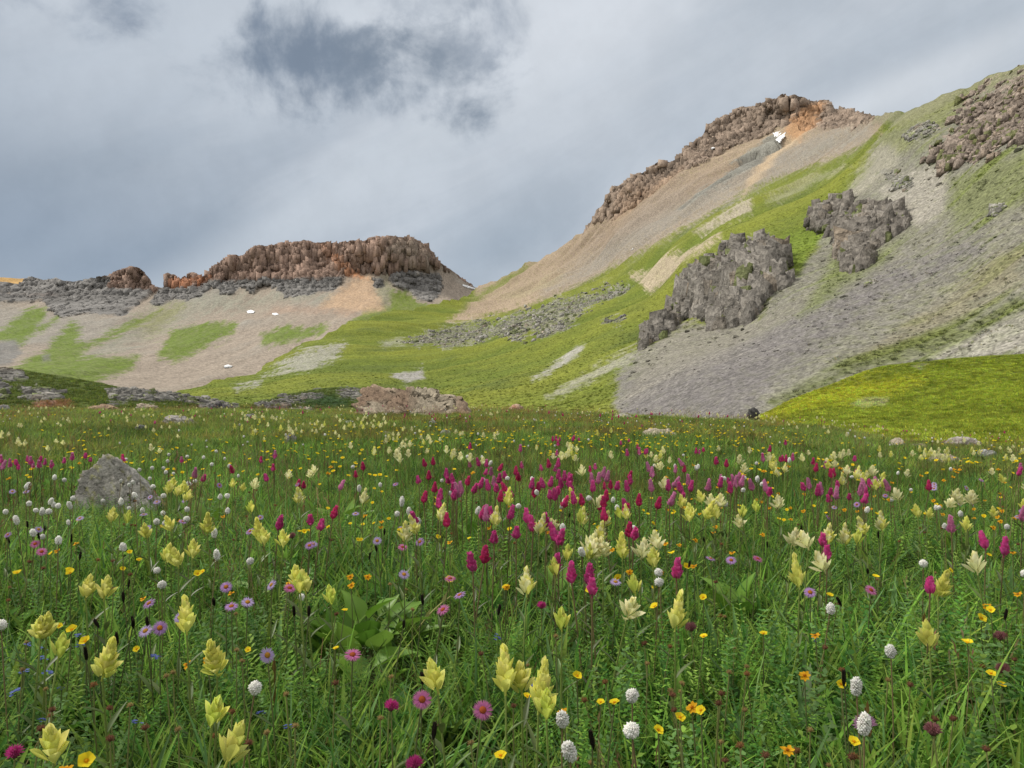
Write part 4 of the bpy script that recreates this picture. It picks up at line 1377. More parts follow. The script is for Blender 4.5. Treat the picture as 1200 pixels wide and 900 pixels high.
def rock(label, outline, D, depth, col, col2=None, tilt=0.0, strata=0.0, blocky=.5, group='rocks lying in the meadow', lichen=None, nth=150, nps=56, name='rock', box=.5, lean=0.0, sh=1.0, prism=None):
    o = np.array(outline, float)
    if D is None:
        D = stand(o[:, 0].mean(), o[:, 1].max() - 2, 0, True)[1]
    low = o[:, 1] > o[:, 1].max() - .35 * np.ptp(o[:, 1])
    o[low, 1] += 4 + .12 * np.ptp(o[:, 1])
    X0, Z0 = (o[:, 0] - 600) / FPX * D, CAMZ + (450 - o[:, 1]) / FPX * D
    cx, cz = (X0.min() + X0.max()) / 2, Z0.min() + (Z0.max() - Z0.min()) * .30
    th = np.linspace(-math.pi, math.pi, nth, endpoint=False)
    rad = np.zeros(nth)
    for i, t in enumerate(th):                             # ray from the middle to the outline
        dx, dz, best = math.cos(t), math.sin(t), 0
        for k in range(len(o)):
            ax, az = X0[k] - cx, Z0[k] - cz
            bx, bz = X0[(k + 1) % len(o)] - cx, Z0[(k + 1) % len(o)] - cz
            ex, ez = bx - ax, bz - az
            den = dx * ez - dz * ex
            if abs(den) < 1e-9: continue
            s = (ax * ez - az * ex) / den
            u = (ax * dz - az * dx) / den
            if s > 0 and -1e-6 <= u <= 1 + 1e-6: best = max(best, s)
        rad[i] = best
    size = max(np.ptp(X0), np.ptp(Z0))
    ps = np.linspace(-math.pi / 2, math.pi / 2, nps)
    cp = np.maximum(np.cos(ps), 0) ** box
    sp = np.sign(np.sin(ps)) * np.abs(np.sin(ps)) ** .8
    P = np.stack([rad[None] * np.cos(th)[None] * cp[:, None], np.broadcast_to(depth / 2 * sp[:, None], (nps, nth)), rad[None] * np.sin(th)[None] * cp[:, None]], -1)
    if prism is not None:                                  # flat-faced block: the outline swept back along a direction
        e = np.stack([rad * np.cos(th), rad * np.sin(th)], -1)
        rings = []
        for f in np.linspace(0.02, 1, 26): rings.append((f, 0.0, 1.0))
        for f in np.linspace(0, 1, 16)[1:]: rings.append((1.0, f, 1 - .25 * f))
        for f in np.linspace(1, .02, 10)[1:]: rings.append((f, 1.0, .75))
        nps = len(rings)
        P = np.zeros((nps, nth, 3))
        for i, (f, g, q) in enumerate(rings):
            P[i, :, 0] = e[:, 0] * f * q + prism[0] * g
            P[i, :, 1] = prism[1] * g
            P[i, :, 2] = e[:, 1] * f * q + prism[2] * g
        P[..., 1] += lean * P[..., 2]
        lean = 0
    n = P / (np.linalg.norm(P, axis=-1, keepdims=True) + 1e-9)
    q = P / size
    ct, st = math.cos(tilt), math.sin(tilt)
    a, b = q[..., 0] * ct + q[..., 2] * st, -q[..., 0] * st + q[..., 2] * ct
    off = (D * 1.7 + cx) % 37
    v1, g1 = cells(np.stack([a * 4.5 + off, q[..., 1] * 5, b * (4.5 + 3 * strata)], -1), 3)
    v2, g2 = cells(np.stack([a * 10 + off, q[..., 1] * 11, b * (11 + 14 * strata)], -1), 9)
    st_n = ridged(a * 2.5 + off, b * 22, q[..., 1] * 3, 3)
    fn = fbm(q[..., 0] * 9 + off, q[..., 1] * 9, q[..., 2] * 9, 4)
    h = (v1 - .5) * .10 * blocky + (v2 - .5) * .05 * blocky + st_n * .022 * strata * min(sh, 2) + fn * .035
    h -= .035 * np.exp(-(g1 / .06) ** 2) * blocky + .015 * np.exp(-(g2 / .08) ** 2) * blocky
    P = P + n * (h * size)[..., None]
    C = np.array(col) * (1 + .45 * fn + .35 * (v2 - .5) + .22 * st_n * strata * sh)[..., None]
    if col2 is not None:
        C = C + (np.array(col2) - C) * (sstep(-.15, .35, fbm(q[..., 0] * 3 + off, q[..., 1] * 3, q[..., 2] * 3 + 4, 3)) * .85)[..., None]
    if lichen is not None:
        C = C + (np.array(lichen) - C) * (sstep(.12, .35, fbm(a * 9 + off, q[..., 1] * 9, b * 14, 3)) * .7)[..., None]
    F = grid_faces(nps, nth + 1) if False else None
    idx = np.arange(nps * nth).reshape(nps, nth)
    nx = np.roll(idx, -1, 1)
    F = np.stack([idx[:-1], nx[:-1], nx[1:], idx[1:]], -1).reshape(-1, 4)
    P[..., 1] += lean * (P[..., 2] - P[..., 2].min())
    me = mesh_np(name, P.reshape(-1, 3), F, M_ROCK, np.clip(C, .02, .7).reshape(-1, 3))
    ob = link(name, me)
    ob.location = (cx, D + (depth * .15 if prism is None else 0), cz)
    tag(ob, label, 'rock', group)
    LAND.append((o[:, 0].mean(), o[:, 1].mean()))
    return ob


grey, dgrey, tan = (.25, .24, .22), (.13, .125, .12), (.36, .31, .235)
rock('tilted grey slab boulder streaked with yellow lichen, largest stone in the near meadow', [(85, 612), (86, 585), (88, 559), (96, 550), (111, 537), (116, 534), (122, 536), (130, 544), (140, 553), (150, 563), (160, 574), (170, 586), (182, 602), (170, 614), (130, 616)], None, .34, (.185, .175, .155), (.27, .26, .235), -.72, 1.0, .4, lichen=(.30, .29, .11), nth=260, lean=.30, sh=4.0, prism=(.01, .22, -.03))
rock('big rust red and tan layered outcrop rock on the meadow skyline', [(408, 490), (413, 480), (420, 468), (428, 462), (436, 457), (441, 454), (447, 456), (455, 456), (462, 456), (470, 459), (482, 458), (500, 459), (512, 461), (522, 462), (532, 467), (540, 472), (546, 479), (548, 490)], None, 3.2, (.33, .28, .21), (.27, .18, .125), -.35, .9, 1.0, nth=220, lean=.5, prism=(.3, 2.6, -.2), sh=1.6)
rock('small rusty rock low on the skyline right of the big red rock', [(595, 484), (597, 478), (602, 474), (608, 474), (613, 477), (616, 484)], None, .8, (.35, .25, .18), (.33, .17, .11))
rock('dark blocky boulder alone at the foot of the grey talus', [(877, 492), (877, 484), (878, 479), (884, 477), (888, 480), (890, 485), (890, 492)], 88, 1.2, (.062, .060, .058), None, 0, 0, 1.0)
rock('long pale grey boulder, widest of the rocks at the right edge', [(1110, 528), (1112, 519), (1117, 514), (1128, 512), (1142, 514), (1150, 519), (1152, 528)], None, .4, (.33, .30, .27), (.26, .23, .2))
rock('reddish brown stone touching the left end of the long pale boulder', [(1101, 526), (1104, 519), (1108, 516), (1112, 518), (1113, 526)], None, .15, (.22, .14, .10))
rock('pointed pale tan rock left of the long pale boulder', [(1041, 528), (1044, 521), (1050, 516), (1055, 513), (1059, 517), (1063, 526)], None, .3, tan)
rock('flat tan rock half sunk in yellow flowers below the long pale boulder', [(1092, 548), (1095, 538), (1103, 533), (1114, 533), (1124, 537), (1129, 545), (1128, 550)], None, .3, (.33, .27, .21))
rock('grey stone behind grass at the right end of the right-hand rocks', [(1146, 540), (1148, 531), (1157, 527), (1166, 529), (1169, 538)], None, .22, (.24, .24, .23))
rock('low brown stone in grass left of the reddish brown stone', [(1070, 527), (1074, 521), (1082, 520), (1089, 524), (1090, 529)], None, .3, (.24, .19, .14))
rock('small dull stone in grass, leftmost of the right-hand rocks', [(1009, 527), (1013, 521), (1020, 519), (1026, 523), (1027, 528)], None, .25, (.22, .21, .17))
rock('pale tan flat rock among yellow flowers, middle distance', [(752, 515), (755, 507), (764, 503), (775, 504), (786, 503), (792, 508), (793, 515)], None, .35, (.38, .33, .25))
rock('small pale stone right of centre near the skyline', [(696, 499), (698, 493), (703, 491), (708, 494), (709, 499)], None, .2, (.34, .32, .27))
rock('low long pale rock just under the skyline', [(717, 493), (722, 487), (732, 485), (741, 488), (744, 493)], None, .5, (.32, .30, .25))
rock('grey upright stone standing in the grass beyond the lichened boulder', [(331, 524), (333, 516), (338, 509), (342, 508), (346, 513), (348, 523)], None, .10, (.24, .23, .22), None, .5, .3, 1.0)
rock('small dark square stone left of the upright stone', [(157, 508), (158, 501), (162, 498), (169, 499), (172, 503), (172, 508)], None, .15, (.115, .115, .12), None, 0, 0, 1.0)
rock('grey split slab lying on the rise, upper left', [(192, 493), (195, 488), (204, 488), (214, 490), (226, 495), (231, 501), (215, 502), (203, 499)], None, .45, (.25, .235, .22), (.3, .28, .25), -.4, .8, .6)
rock('flat grey slab level with the grass at the left', [(38, 515), (43, 511), (52, 509), (58, 511), (54, 516)], None, .2, (.24, .235, .215), None, .3, .5, .4)
rock('flat rock partly hidden in grass above the lichened boulder', [(104, 526), (110, 521), (120, 521), (122, 526)], None, .2, (.24, .22, .18))
rock('pale stone in the grass below the left end of the big red rock', [(400, 499), (403, 494), (410, 493), (415, 496), (415, 500)], None, .3, (.29, .28, .25))
rock('smooth grey stone below the big red rock, left of two', [(501, 499), (503, 494), (508, 493), (512, 496), (512, 500)], None, .25, (.26, .25, .23))
rock('grey-green rounded stone below the big red rock, nearest the viewer', [(513, 514), (516, 506), (522, 503), (528, 506), (530, 514)], None, .15, (.22, .23, .19))
rock('flat pale slab in flowers below the big red rock', [(439, 513), (442, 508), (451, 506), (459, 508), (460, 513)], None, .25, (.3, .28, .24))
rock('tan flat stone in the grass straight above the upright stone', [(352, 482), (356, 477), (363, 477), (368, 482)], None, .7, (.30, .27, .21))
rock('low grey stone behind grass between big red rock and upright stone', [(282, 492), (287, 486), (296, 485), (301, 490), (300, 494)], None, .35, (.2, .19, .18))
rock('pale tan rock slab at the foot of the dark left hummock', [(155, 482), (160, 475), (170, 473), (181, 476), (183, 483)], None, .9, (.31, .26, .2), None, 0, .6, .8)
rock('grey boulder at the far left foot of the hummock', [(-6, 483), (-3, 476), (3, 474), (8, 479), (9, 484)], None, .5, grey, None, 0, .3, 1.)
rock('low rusty stone in front of the dark left hummock', [(98, 481), (104, 477), (118, 475), (133, 477), (140, 482)], None, .8, (.27, .19, .13), None, 0, .7, .6)
rock('dark grey rock by the stream gap right of the hummock', [(240, 484), (246, 475), (256, 472), (265, 475), (270, 484)], None, 1.0, (.09, .085, .085), None, -.3, .5, 1.0)
rock('greyish low stone on the skyline right of centre', [(638, 487), (643, 483), (650, 482), (657, 487)], None, .5, (.26, .25, .2))
rock('light flat stone low in the grass, right of centre', [(760, 492), (764, 488), (774, 488), (777, 492)], None, .4, (.27, .25, .2))
rock('small grey stone hidden in the grass left of the pale tan flat rock', [(669, 506), (672, 501), (679, 500), (683, 505)], None, .15, (.24, .24, .2))


# ------------------------------------------------------------------ snow lying on the mountains
def snow_mat():
    m, T = new_mat('old_snow')
    n = T.noise(T.node('ShaderNodeNewGeometry').outputs['Position'], .25, 4.0)
    p = T.node('ShaderNodeBsdfPrincipled')
    T.l.new(T.mix(T.ramp(n, .3, .7), (.80, .82, .84), (.9, .9, .9)), p.inputs['Base Color'])
    p.inputs['Roughness'].default_value = .7
    out = T.node('ShaderNodeOutputMaterial')
    T.l.new(p.outputs[0], out.inputs[0])
    return m


M_SNOW = snow_mat()


def snow(rel, poly, label, lift=5.0):
    P = np.array(poly, float)
    n = 28
    seg = np.linspace(0, len(P), n, endpoint=False)
    ring = np.array([P[int(s) % len(P)] * (1 - s % 1) + P[(int(s) + 1) % len(P)] * (s % 1) for s in seg])
    c = P.mean(0)
    V, rings = [], (0.0, .4, .75, 1.0, 1.0)
    for k, f in enumerate(rings):
        for i, q in enumerate(ring):
            s = f * (1 + .12 * math.sin(i * 2.7 + P[0, 0]) * (f > .5))
            a = c + (q - c) * s
            w, _ = rel.at(a[0], a[1])
            D = w.y
            D2 = D - lift * (1 - .55 * f) if k < 4 else D + lift * .6
            V.append(((a[0] - 600) / FPX * D2, D2, CAMZ + (450 - a[1]) / FPX * D2))
    F = [(k * n + i, k * n + (i + 1) % n, (k + 1) * n + (i + 1) % n, (k + 1) * n + i) for k in range(4) for i in range(n)]
    o = link('snow_patch', mesh_np('snow_patch', V, F, M_SNOW))
    tag(o, label, 'snow patch', 'snow patches left on the mountains')


snow(G, [(906, 156), (912, 154), (921, 153), (920, 160), (916, 165), (914, 168), (909, 164)], 'bright snow patch in the gully under the right summit', 8)
snow(E, [(542, 333), (549, 335), (558, 338), (558, 340), (548, 337.5), (542, 335)], 'long snow patch on the pass between the two mountains', 17)
snow(E, [(289, 364.5), (294, 363), (299, 365), (297, 367), (290, 367)], 'small snow patch under the left cliffs, left of two', 8)
snow(E, [(319, 367), (324, 366.5), (327, 368.5), (323, 369.5), (319, 369)], 'small snow patch under the left cliffs, right of two', 8)
snow(E, [(262, 429), (267, 427), (273, 429), (270, 431), (263, 431)], 'snow patch alone low on the pink left talus', 7)
snow(G, [(736, 293.5), (740, 291), (743, 289.5), (742, 292), (738, 294.5)], 'thin snow streak low on the tan scree of the right mountain', 6)
snow(G, [(822, 178), (826, 176), (829, 175), (827, 179), (823, 180)], 'tiny snow patch below the jagged right ridge, lower of two', 9)
snow(G, [(832, 173.5), (836, 172), (838, 173), (834, 176)], 'tiny snow patch below the jagged right ridge, upper of two', 9)


# ------------------------------------------------------------------ flowers of the meadow: the pieces of each kind
U = random.uniform
GOLD = 2.39996


def spike(H, Rr, n, cols, base_c, t0=50, t1=8, L0=.0205, L1=.013, W0=.0108, W1=.0078, loose=1.0):
    """paintbrush spike: coloured bracts spiralling up, the lowest spread wide"""
    mb = MB()
    tube(mb, [(0, 0, -.004), (0, 0, H * .8)], .0014, .0007, base_c, cols[0])
    for i in range(n):
        f = i / (n - 1)
        a = i * GOLD + U(-.25, .25)
        tilt = R(t0 * (1 - f) ** .9 * loose + t1 + U(-7, 7))
        out = np.array((math.cos(a), math.sin(a), 0))
        up = np.array((0, 0, 1.0))
        ax = out * math.sin(tilt) + up * math.cos(tilt)
        nr = -out * math.cos(tilt) + up * math.sin(tilt)
        L = (L0 + (L1 - L0) * f) * U(.85, 1.15)
        W = (W0 + (W1 - W0) * f) * U(.85, 1.15)
        c = jit(cols[int(random.random() * len(cols))], .1)
        b = out * Rr * (1 - .6 * f) * .4 + up * (f * H * .74)
        petal(mb, b, ax, nr, L, W, np.array(base_c) * .45 + np.array(c) * .55, c, .5, .30, 3, 5, 1.05, 0.0)
    return mb


def bistort(H, Rr):
    mb = MB()
    ball(mb, (0, 0, 0), Rr * .6, Rr * .6, H * .42, (.55, .53, .44), (.75, .73, .66))
    for i in range(120):
        z = 1 - 2 * (i + .5) / 120
        r = math.sqrt(1 - z * z)
        a = i * GOLD
        d = np.array((r * math.cos(a), r * math.sin(a), z))
        p = d * np.array((Rr, Rr, H / 2)) * U(.82, 1.04)
        octa(mb, p, U(.0011, .0020), jit((.90, .89, .84), .05), d + np.array((U(-.5, .5), U(-.5, .5), U(-.3, .5))), 1.5)
    return mb


def aster(Rr, col, disc, droop=0.0):
    mb = MB()
    n = 34
    for layer in range(2):
        for i in range(n):
            a = 2 * math.pi * (i + .5 * layer) / n + U(-.06, .06)
            e = R(U(-6, 14) - droop - 5 * layer)
            d = np.array((math.cos(a) * math.cos(e), math.sin(a) * math.cos(e), math.sin(e)))
            petal(mb, d * Rr * .28, d, (-d[0] * math.sin(e), -d[1] * math.sin(e), 1), Rr * U(.64, .76), Rr * .115, np.array(col) * 1.05, jit(col, .1), .15, -.12, 2, 4, .6, .05)
    mb.eye = ey = MB()
    ball(ey, (0, 0, .0005), Rr * .36, Rr * .36, Rr * .17, np.array(disc) * .8, disc, 12, 6)
    for i in range(46):
        r = math.sqrt((i + .5) / 46)
        a = i * GOLD
        octa(ey, (Rr * .34 * r * math.cos(a), Rr * .34 * r * math.sin(a), Rr * (.17 * math.sqrt(max(0, 1 - r * r * .9)) + .01)), Rr * .034, jit(disc, .2), (0, 0, 1), 1.4)
    return mb


def fivepetal(Rr, col, eye, npet=5, ragged=0.0):
    mb = MB()
    for i in range(npet):
        a = 2 * math.pi * i / npet + U(-.1, .1)
        e = R(U(8, 26) - ragged * U(0, 60))
        d = np.array((math.cos(a) * math.cos(e), math.sin(a) * math.cos(e), math.sin(e)))
        petal(mb, d * Rr * .08, d, (-math.cos(a) * math.sin(e), -math.sin(a) * math.sin(e), math.cos(e)), Rr * U(.85, 1.0), Rr * (1.02 if npet == 5 else .5), np.array(eye) * .2 + np.array(col) * .8, jit(col, .06), .22, .2, 3, 4, 1.25, .0)
    mb.eye = ey = MB()
    ball(ey, (0, 0, Rr * .12), Rr * .2, Rr * .2, Rr * .13, eye, eye, 8, 5)
    for i in range(14):
        a = i * GOLD
        octa(ey, (Rr * .24 * math.cos(a), Rr * .24 * math.sin(a), Rr * .2), Rr * .045, jit(eye, .15))
    return mb


def clover(Rr, c0, c1):
    mb = MB()
    for i in range(70):
        z = 1 - 1.5 * (i + .5) / 70
        r = math.sqrt(max(0, 1 - z * z))
        a = i * GOLD
        d = np.array((r * math.cos(a), r * math.sin(a), z + .35))
        petal(mb, unit(d) * Rr * .35, d, (-d[1], d[0], .2), Rr * U(.6, .75), Rr * .22, c0, jit(c1, .15), .4, .1, 2, 3)
    ball(mb, (0, 0, -.1 * Rr), Rr * .45, Rr * .45, Rr * .45, (.10, .06, .05), c0)
    return mb


def sedge(H, Rr):
    mb = MB()
    for i in range(60):
        f = i / 59
        a = i * GOLD
        out = np.array((math.cos(a), math.sin(a), 0))
        r = Rr * math.sin(math.pi * (.12 + .86 * f)) ** .7
        petal(mb, out * r * .5 + np.array((0, 0, (f - .5) * H)), out * .55 + np.array((0, 0, 1)), out * -1 + np.array((0, 0, .5)), .006, .0028, (.02, .016, .014), jit((.032, .024, .020), .3), .3, .1, 2, 3)
    return mb


def seedhead(Rr, c):
    mb = MB()
    ball(mb, (0, 0, 0), Rr * .55, Rr * .55, Rr * .5, np.array(c) * .6, c, 8, 6, .3)
    for i in range(26):
        z = 1 - 1.6 * (i + .5) / 26
        r = math.sqrt(max(0, 1 - z * z))
        a = i * GOLD
        d = np.array((r * math.cos(a), r * math.sin(a), z + .2))
        petal(mb, unit(d) * Rr * .3, d, (-d[1], d[0], .3), Rr * U(.6, .95), Rr * .3, c, jit(c, .25), .2, .1, 2, 3)
    return mb


def tinyblue():
    mb = MB()
    for i in range(6):
        p = np.array((U(-.007, .007), U(-.007, .007), U(-.004, .006)))
        for k in range(5):
            a = 2 * math.pi * k / 5
            d = np.array((math.cos(a), math.sin(a), .25))
            petal(mb, p, d, (0, 0, 1), .0038, .0036, (.16, .2, .45), jit((.13, .17, .42), .15), .1, .1, 2, 3, 1.2, 0)
    return mb


G_ST = (.09, .13, .035)
BROWN_ST = (.17, .18, .06)


def stem_mesh(name, h, bend, c0, c1, r=.0016):
    mb = MB()
    pts = [(bend * (1 - math.cos(t * 1.3)) * h, .3 * bend * t * t * h, t * h) for t in np.linspace(0, 1, 6)]
    pts[0] = (0, 0, -.03)
    tube(mb, pts, r, r * .7, c0, c1)
    return mb.mesh(name, M_STEM), pts[-1]


def leaf_mesh(L, W, c, up=.9):
    mb = MB()
    petal(mb, (0, 0, 0), (1, 0, up), (-up, 0, 1), L, W, c, c, .4, -.12, 3, 5, .8, .45)
    return mb.mesh('leaf', M_LEAF)


lemon, cream, limey = [(.82, .79, .20), (.86, .83, .28), (.78, .77, .19)], [(.86, .83, .48), (.89, .86, .56), (.83, .80, .42)], [(.62, .70, .14), (.70, .74, .18)]
mag, crim, lil = [(.68, .075, .30), (.73, .12, .38)], [(.66, .05, .17), (.63, .06, .22)], [(.68, .24, .44), (.72, .31, .51)]
KIND = {}


def kind(key, name, head, cat, words, group, h, variants, nleaf, stem_c, facing=0.0, leaf=(.035, .007), zoff=0.0):
    KIND[key] = dict(name=name, head=head, cat=cat, words=words, group=group, h=h, var=[], facing=facing, zoff=zoff)
    for (build, far_build) in variants:
        sm, top = stem_mesh('stem', h, U(-.10, .10), stem_c[0], stem_c[1], .0019 if nleaf > 2 else .0013)
        hb0 = build()
        hm = hb0.mesh(head, M_PETAL)
        eye = hb0.eye.mesh('flower_eye', M_PETAL) if hasattr(hb0, 'eye') else None
        lv = []
        for i in range(nleaf):
            f = .25 + .65 * i / max(1, nleaf)
            lv.append((leaf_mesh(leaf[0] * U(.8, 1.2), leaf[1] * U(.8, 1.2), jit(G_ST, .2) if key != 'M' else jit((.085, .10, .04), .2)), f, i * GOLD + U(-.4, .4)))
        fm = MB()                                            # far copy: one small mesh
        hb = far_build()
        rot = Matrix.Rotation(facing, 3, 'X')
        hv = [tuple(rot @ Vector(p) + Vector((0, 0, h))) for p in hb.v]
        fm.add(hv, hb.f, hb.c)
        if hasattr(hb, 'eye'):
            fm.add([tuple(rot @ Vector(p) + Vector((0, 0, h))) for p in hb.eye.v], hb.eye.f, hb.eye.c)
        tube(fm, [(0, 0, -.03), (0, 0, h)], .0016, .0012, stem_c[0], stem_c[1], 3)
        KIND[key]['var'].append(dict(stem=sm, top=top, head=hm, eye=eye, leaves=lv, far=fm.mesh(name, M_PETAL)))


SP = lambda H, n, cols, bc, **k: (lambda: spike(H, .012, n, cols, bc, **k))
kind('Y', 'yellow_paintbrush', 'flower_spike', 'flower', 'yellow paintbrush', 'yellow and cream paintbrush flowers of the meadow', .25,
     [(SP(.056, 42, lemon, (.45, .48, .10)), SP(.050, 15, lemon, (.45, .48, .10), W0=.015, W1=.011)),
      (SP(.050, 36, lemon + cream, (.45, .48, .12)), SP(.045, 14, lemon + cream, (.45, .48, .12), W0=.015, W1=.011)),
      (SP(.040, 24, cream, (.50, .50, .20), t0=66, L0=.026, W0=.011), SP(.040, 14, cream, (.5, .5, .2), W0=.015, W1=.011)),
      (SP(.062, 48, lemon, (.52, .58, .13), t0=44), SP(.050, 15, limey + lemon, (.42, .47, .09), W0=.015, W1=.011)),
      (SP(.026, 15, lemon + limey, (.40, .46, .08), t0=34), SP(.030, 10, lemon, (.4, .46, .08), W0=.015, W1=.011)),
      (SP(.036, 24, lemon, (.45, .48, .10), t0=48), SP(.036, 12, cream, (.45, .48, .10), W0=.015, W1=.011))],
     6, ((.11, .15, .035), (.19, .25, .06)), leaf=(.042, .008))
kind('M', 'magenta_paintbrush', 'flower_spike', 'flower', 'magenta paintbrush', 'magenta paintbrush flowers of the meadow', .25,
     [(SP(.040, 54, mag, (.34, .05, .12), t0=24, t1=26, L0=.0125, L1=.0105, W0=.0088, W1=.0076), SP(.040, 26, mag + lil, (.22, .04, .08), t0=24, t1=26, L0=.0125, L1=.0105, W0=.012, W1=.010)),
      (SP(.037, 48, crim, (.32, .04, .08), t0=24, t1=26, L0=.0125, L1=.0105, W0=.0088, W1=.0076), SP(.037, 24, crim + mag, (.20, .03, .05), t0=24, t1=26, L0=.0125, L1=.0105, W0=.012, W1=.010)),
      (SP(.046, 62, lil, (.34, .10, .18), t0=24, t1=26, L0=.0125, L1=.0105, W0=.0088, W1=.0076), SP(.042, 26, mag + lil, (.26, .08, .13), t0=24, t1=26, L0=.0125, L1=.0105, W0=.012, W1=.010)),
      (SP(.027, 34, mag, (.34, .05, .12), t0=24, t1=26, L0=.0125, L1=.0105, W0=.0088, W1=.0076), SP(.028, 18, mag, (.22, .04, .08), t0=24, t1=26, L0=.0125, L1=.0105, W0=.012, W1=.010))],
     5, ((.11, .14, .04), (.15, .10, .05)), leaf=(.034, .006))
kind('W', 'bistort_flower', 'flower_head', 'flower', 'white bistort', 'white bistort flowers of the meadow', .25,
     [((lambda a=a, b=b: bistort(a, b)), (lambda a=a, b=b: bistort(a, b))) for a, b in ((.0175, .0056), (.014, .0058), (.022, .0055), (.013, .0066))],
     1, (BROWN_ST, (.17, .12, .06)), leaf=(.05, .006))
purp1, purp2, pink = (.42, .25, .50), (.46, .36, .58), (.52, .17, .36)
kind('A', 'fleabane_flower', 'flower_head', 'flower', 'purple daisy-like fleabane', 'purple and pink fleabane flowers of the meadow', .23,
     [((lambda r=r, c=c, d=d: aster(r, c, d)), (lambda r=r, c=c, d=d: aster(r, c, d))) for r, c, d in ((.0118, purp1, (.48, .18, .03)), (.0114, purp2, (.52, .26, .04)), (.0118, pink, (.42, .10, .03)))],
     2, (G_ST, (.10, .11, .04)), facing=R(38), leaf=(.04, .007))
yel, org = (.87, .71, .03), (.78, .42, .02)
kind('C', 'cinquefoil_flower', 'flower_head', 'flower', 'yellow cinquefoil', 'small yellow cinquefoil flowers of the meadow', .20,
     [((lambda r=r, c=c, e=e, n=n, g=g: fivepetal(r, c, e, n, g)), (lambda r=r, c=c, e=e, n=n, g=g: fivepetal(r * 1.45, c, e, n, g))) for r, c, e, n, g in ((.0085, yel, (.72, .36, .01), 5, 0), (.0095, yel, (.70, .33, .01), 5, .2), (.0085, org, (.45, .14, .01), 8, .7), (.007, yel, (.72, .3, .01), 5, .5))],
     1, (G_ST, (.12, .13, .05)), facing=R(28), leaf=(.03, .006))
kind('S', 'sedge_spike', 'seed_spike', 'sedge', 'dark sedge spike', 'black sedge spikes of the meadow', .22,
     [((lambda h=h, r=r: sedge(h, r)), (lambda h=h, r=r: sedge(h, r))) for h, r in ((.015, .0022), (.012, .0022), (.017, .002))],
     1, ((.10, .14, .04), (.08, .09, .035)), leaf=(.07, .004))
kind('B', 'seed_head', 'seed_tuft', 'seed head', 'rusty brown seed head', 'rusty brown seed heads of the meadow', .19,
     [((lambda r=r, c=c: seedhead(r, c)), (lambda r=r, c=c: seedhead(r, c))) for r, c in ((.0052, (.26, .13, .055)), (.0045, (.34, .24, .10)), (.0055, (.20, .095, .055)))],
     1, (BROWN_ST, BROWN_ST), leaf=(.03, .006))
kind('K', 'clover_flower', 'flower_head', 'flower', 'clover head', 'clover heads of the meadow', .19,
     [((lambda r=r, c=c, d=d: clover(r, c, d)), (lambda r=r, c=c, d=d: clover(r, c, d))) for r, c, d in ((.014, (.35, .16, .28), (.50, .28, .42)), (.011, (.20, .08, .08), (.30, .13, .14)), (.010, (.40, .03, .16), (.50, .06, .24)))],
     2, (G_ST, BROWN_ST), leaf=(.03, .012))
kind('F', 'forget_me_not', 'flower_cluster', 'flower', 'tiny blue forget-me-not', 'tiny blue flowers of the meadow', .15,
     [(tinyblue, tinyblue), (tinyblue, tinyblue)], 2, (G_ST, G_ST), leaf=(.025, .006))
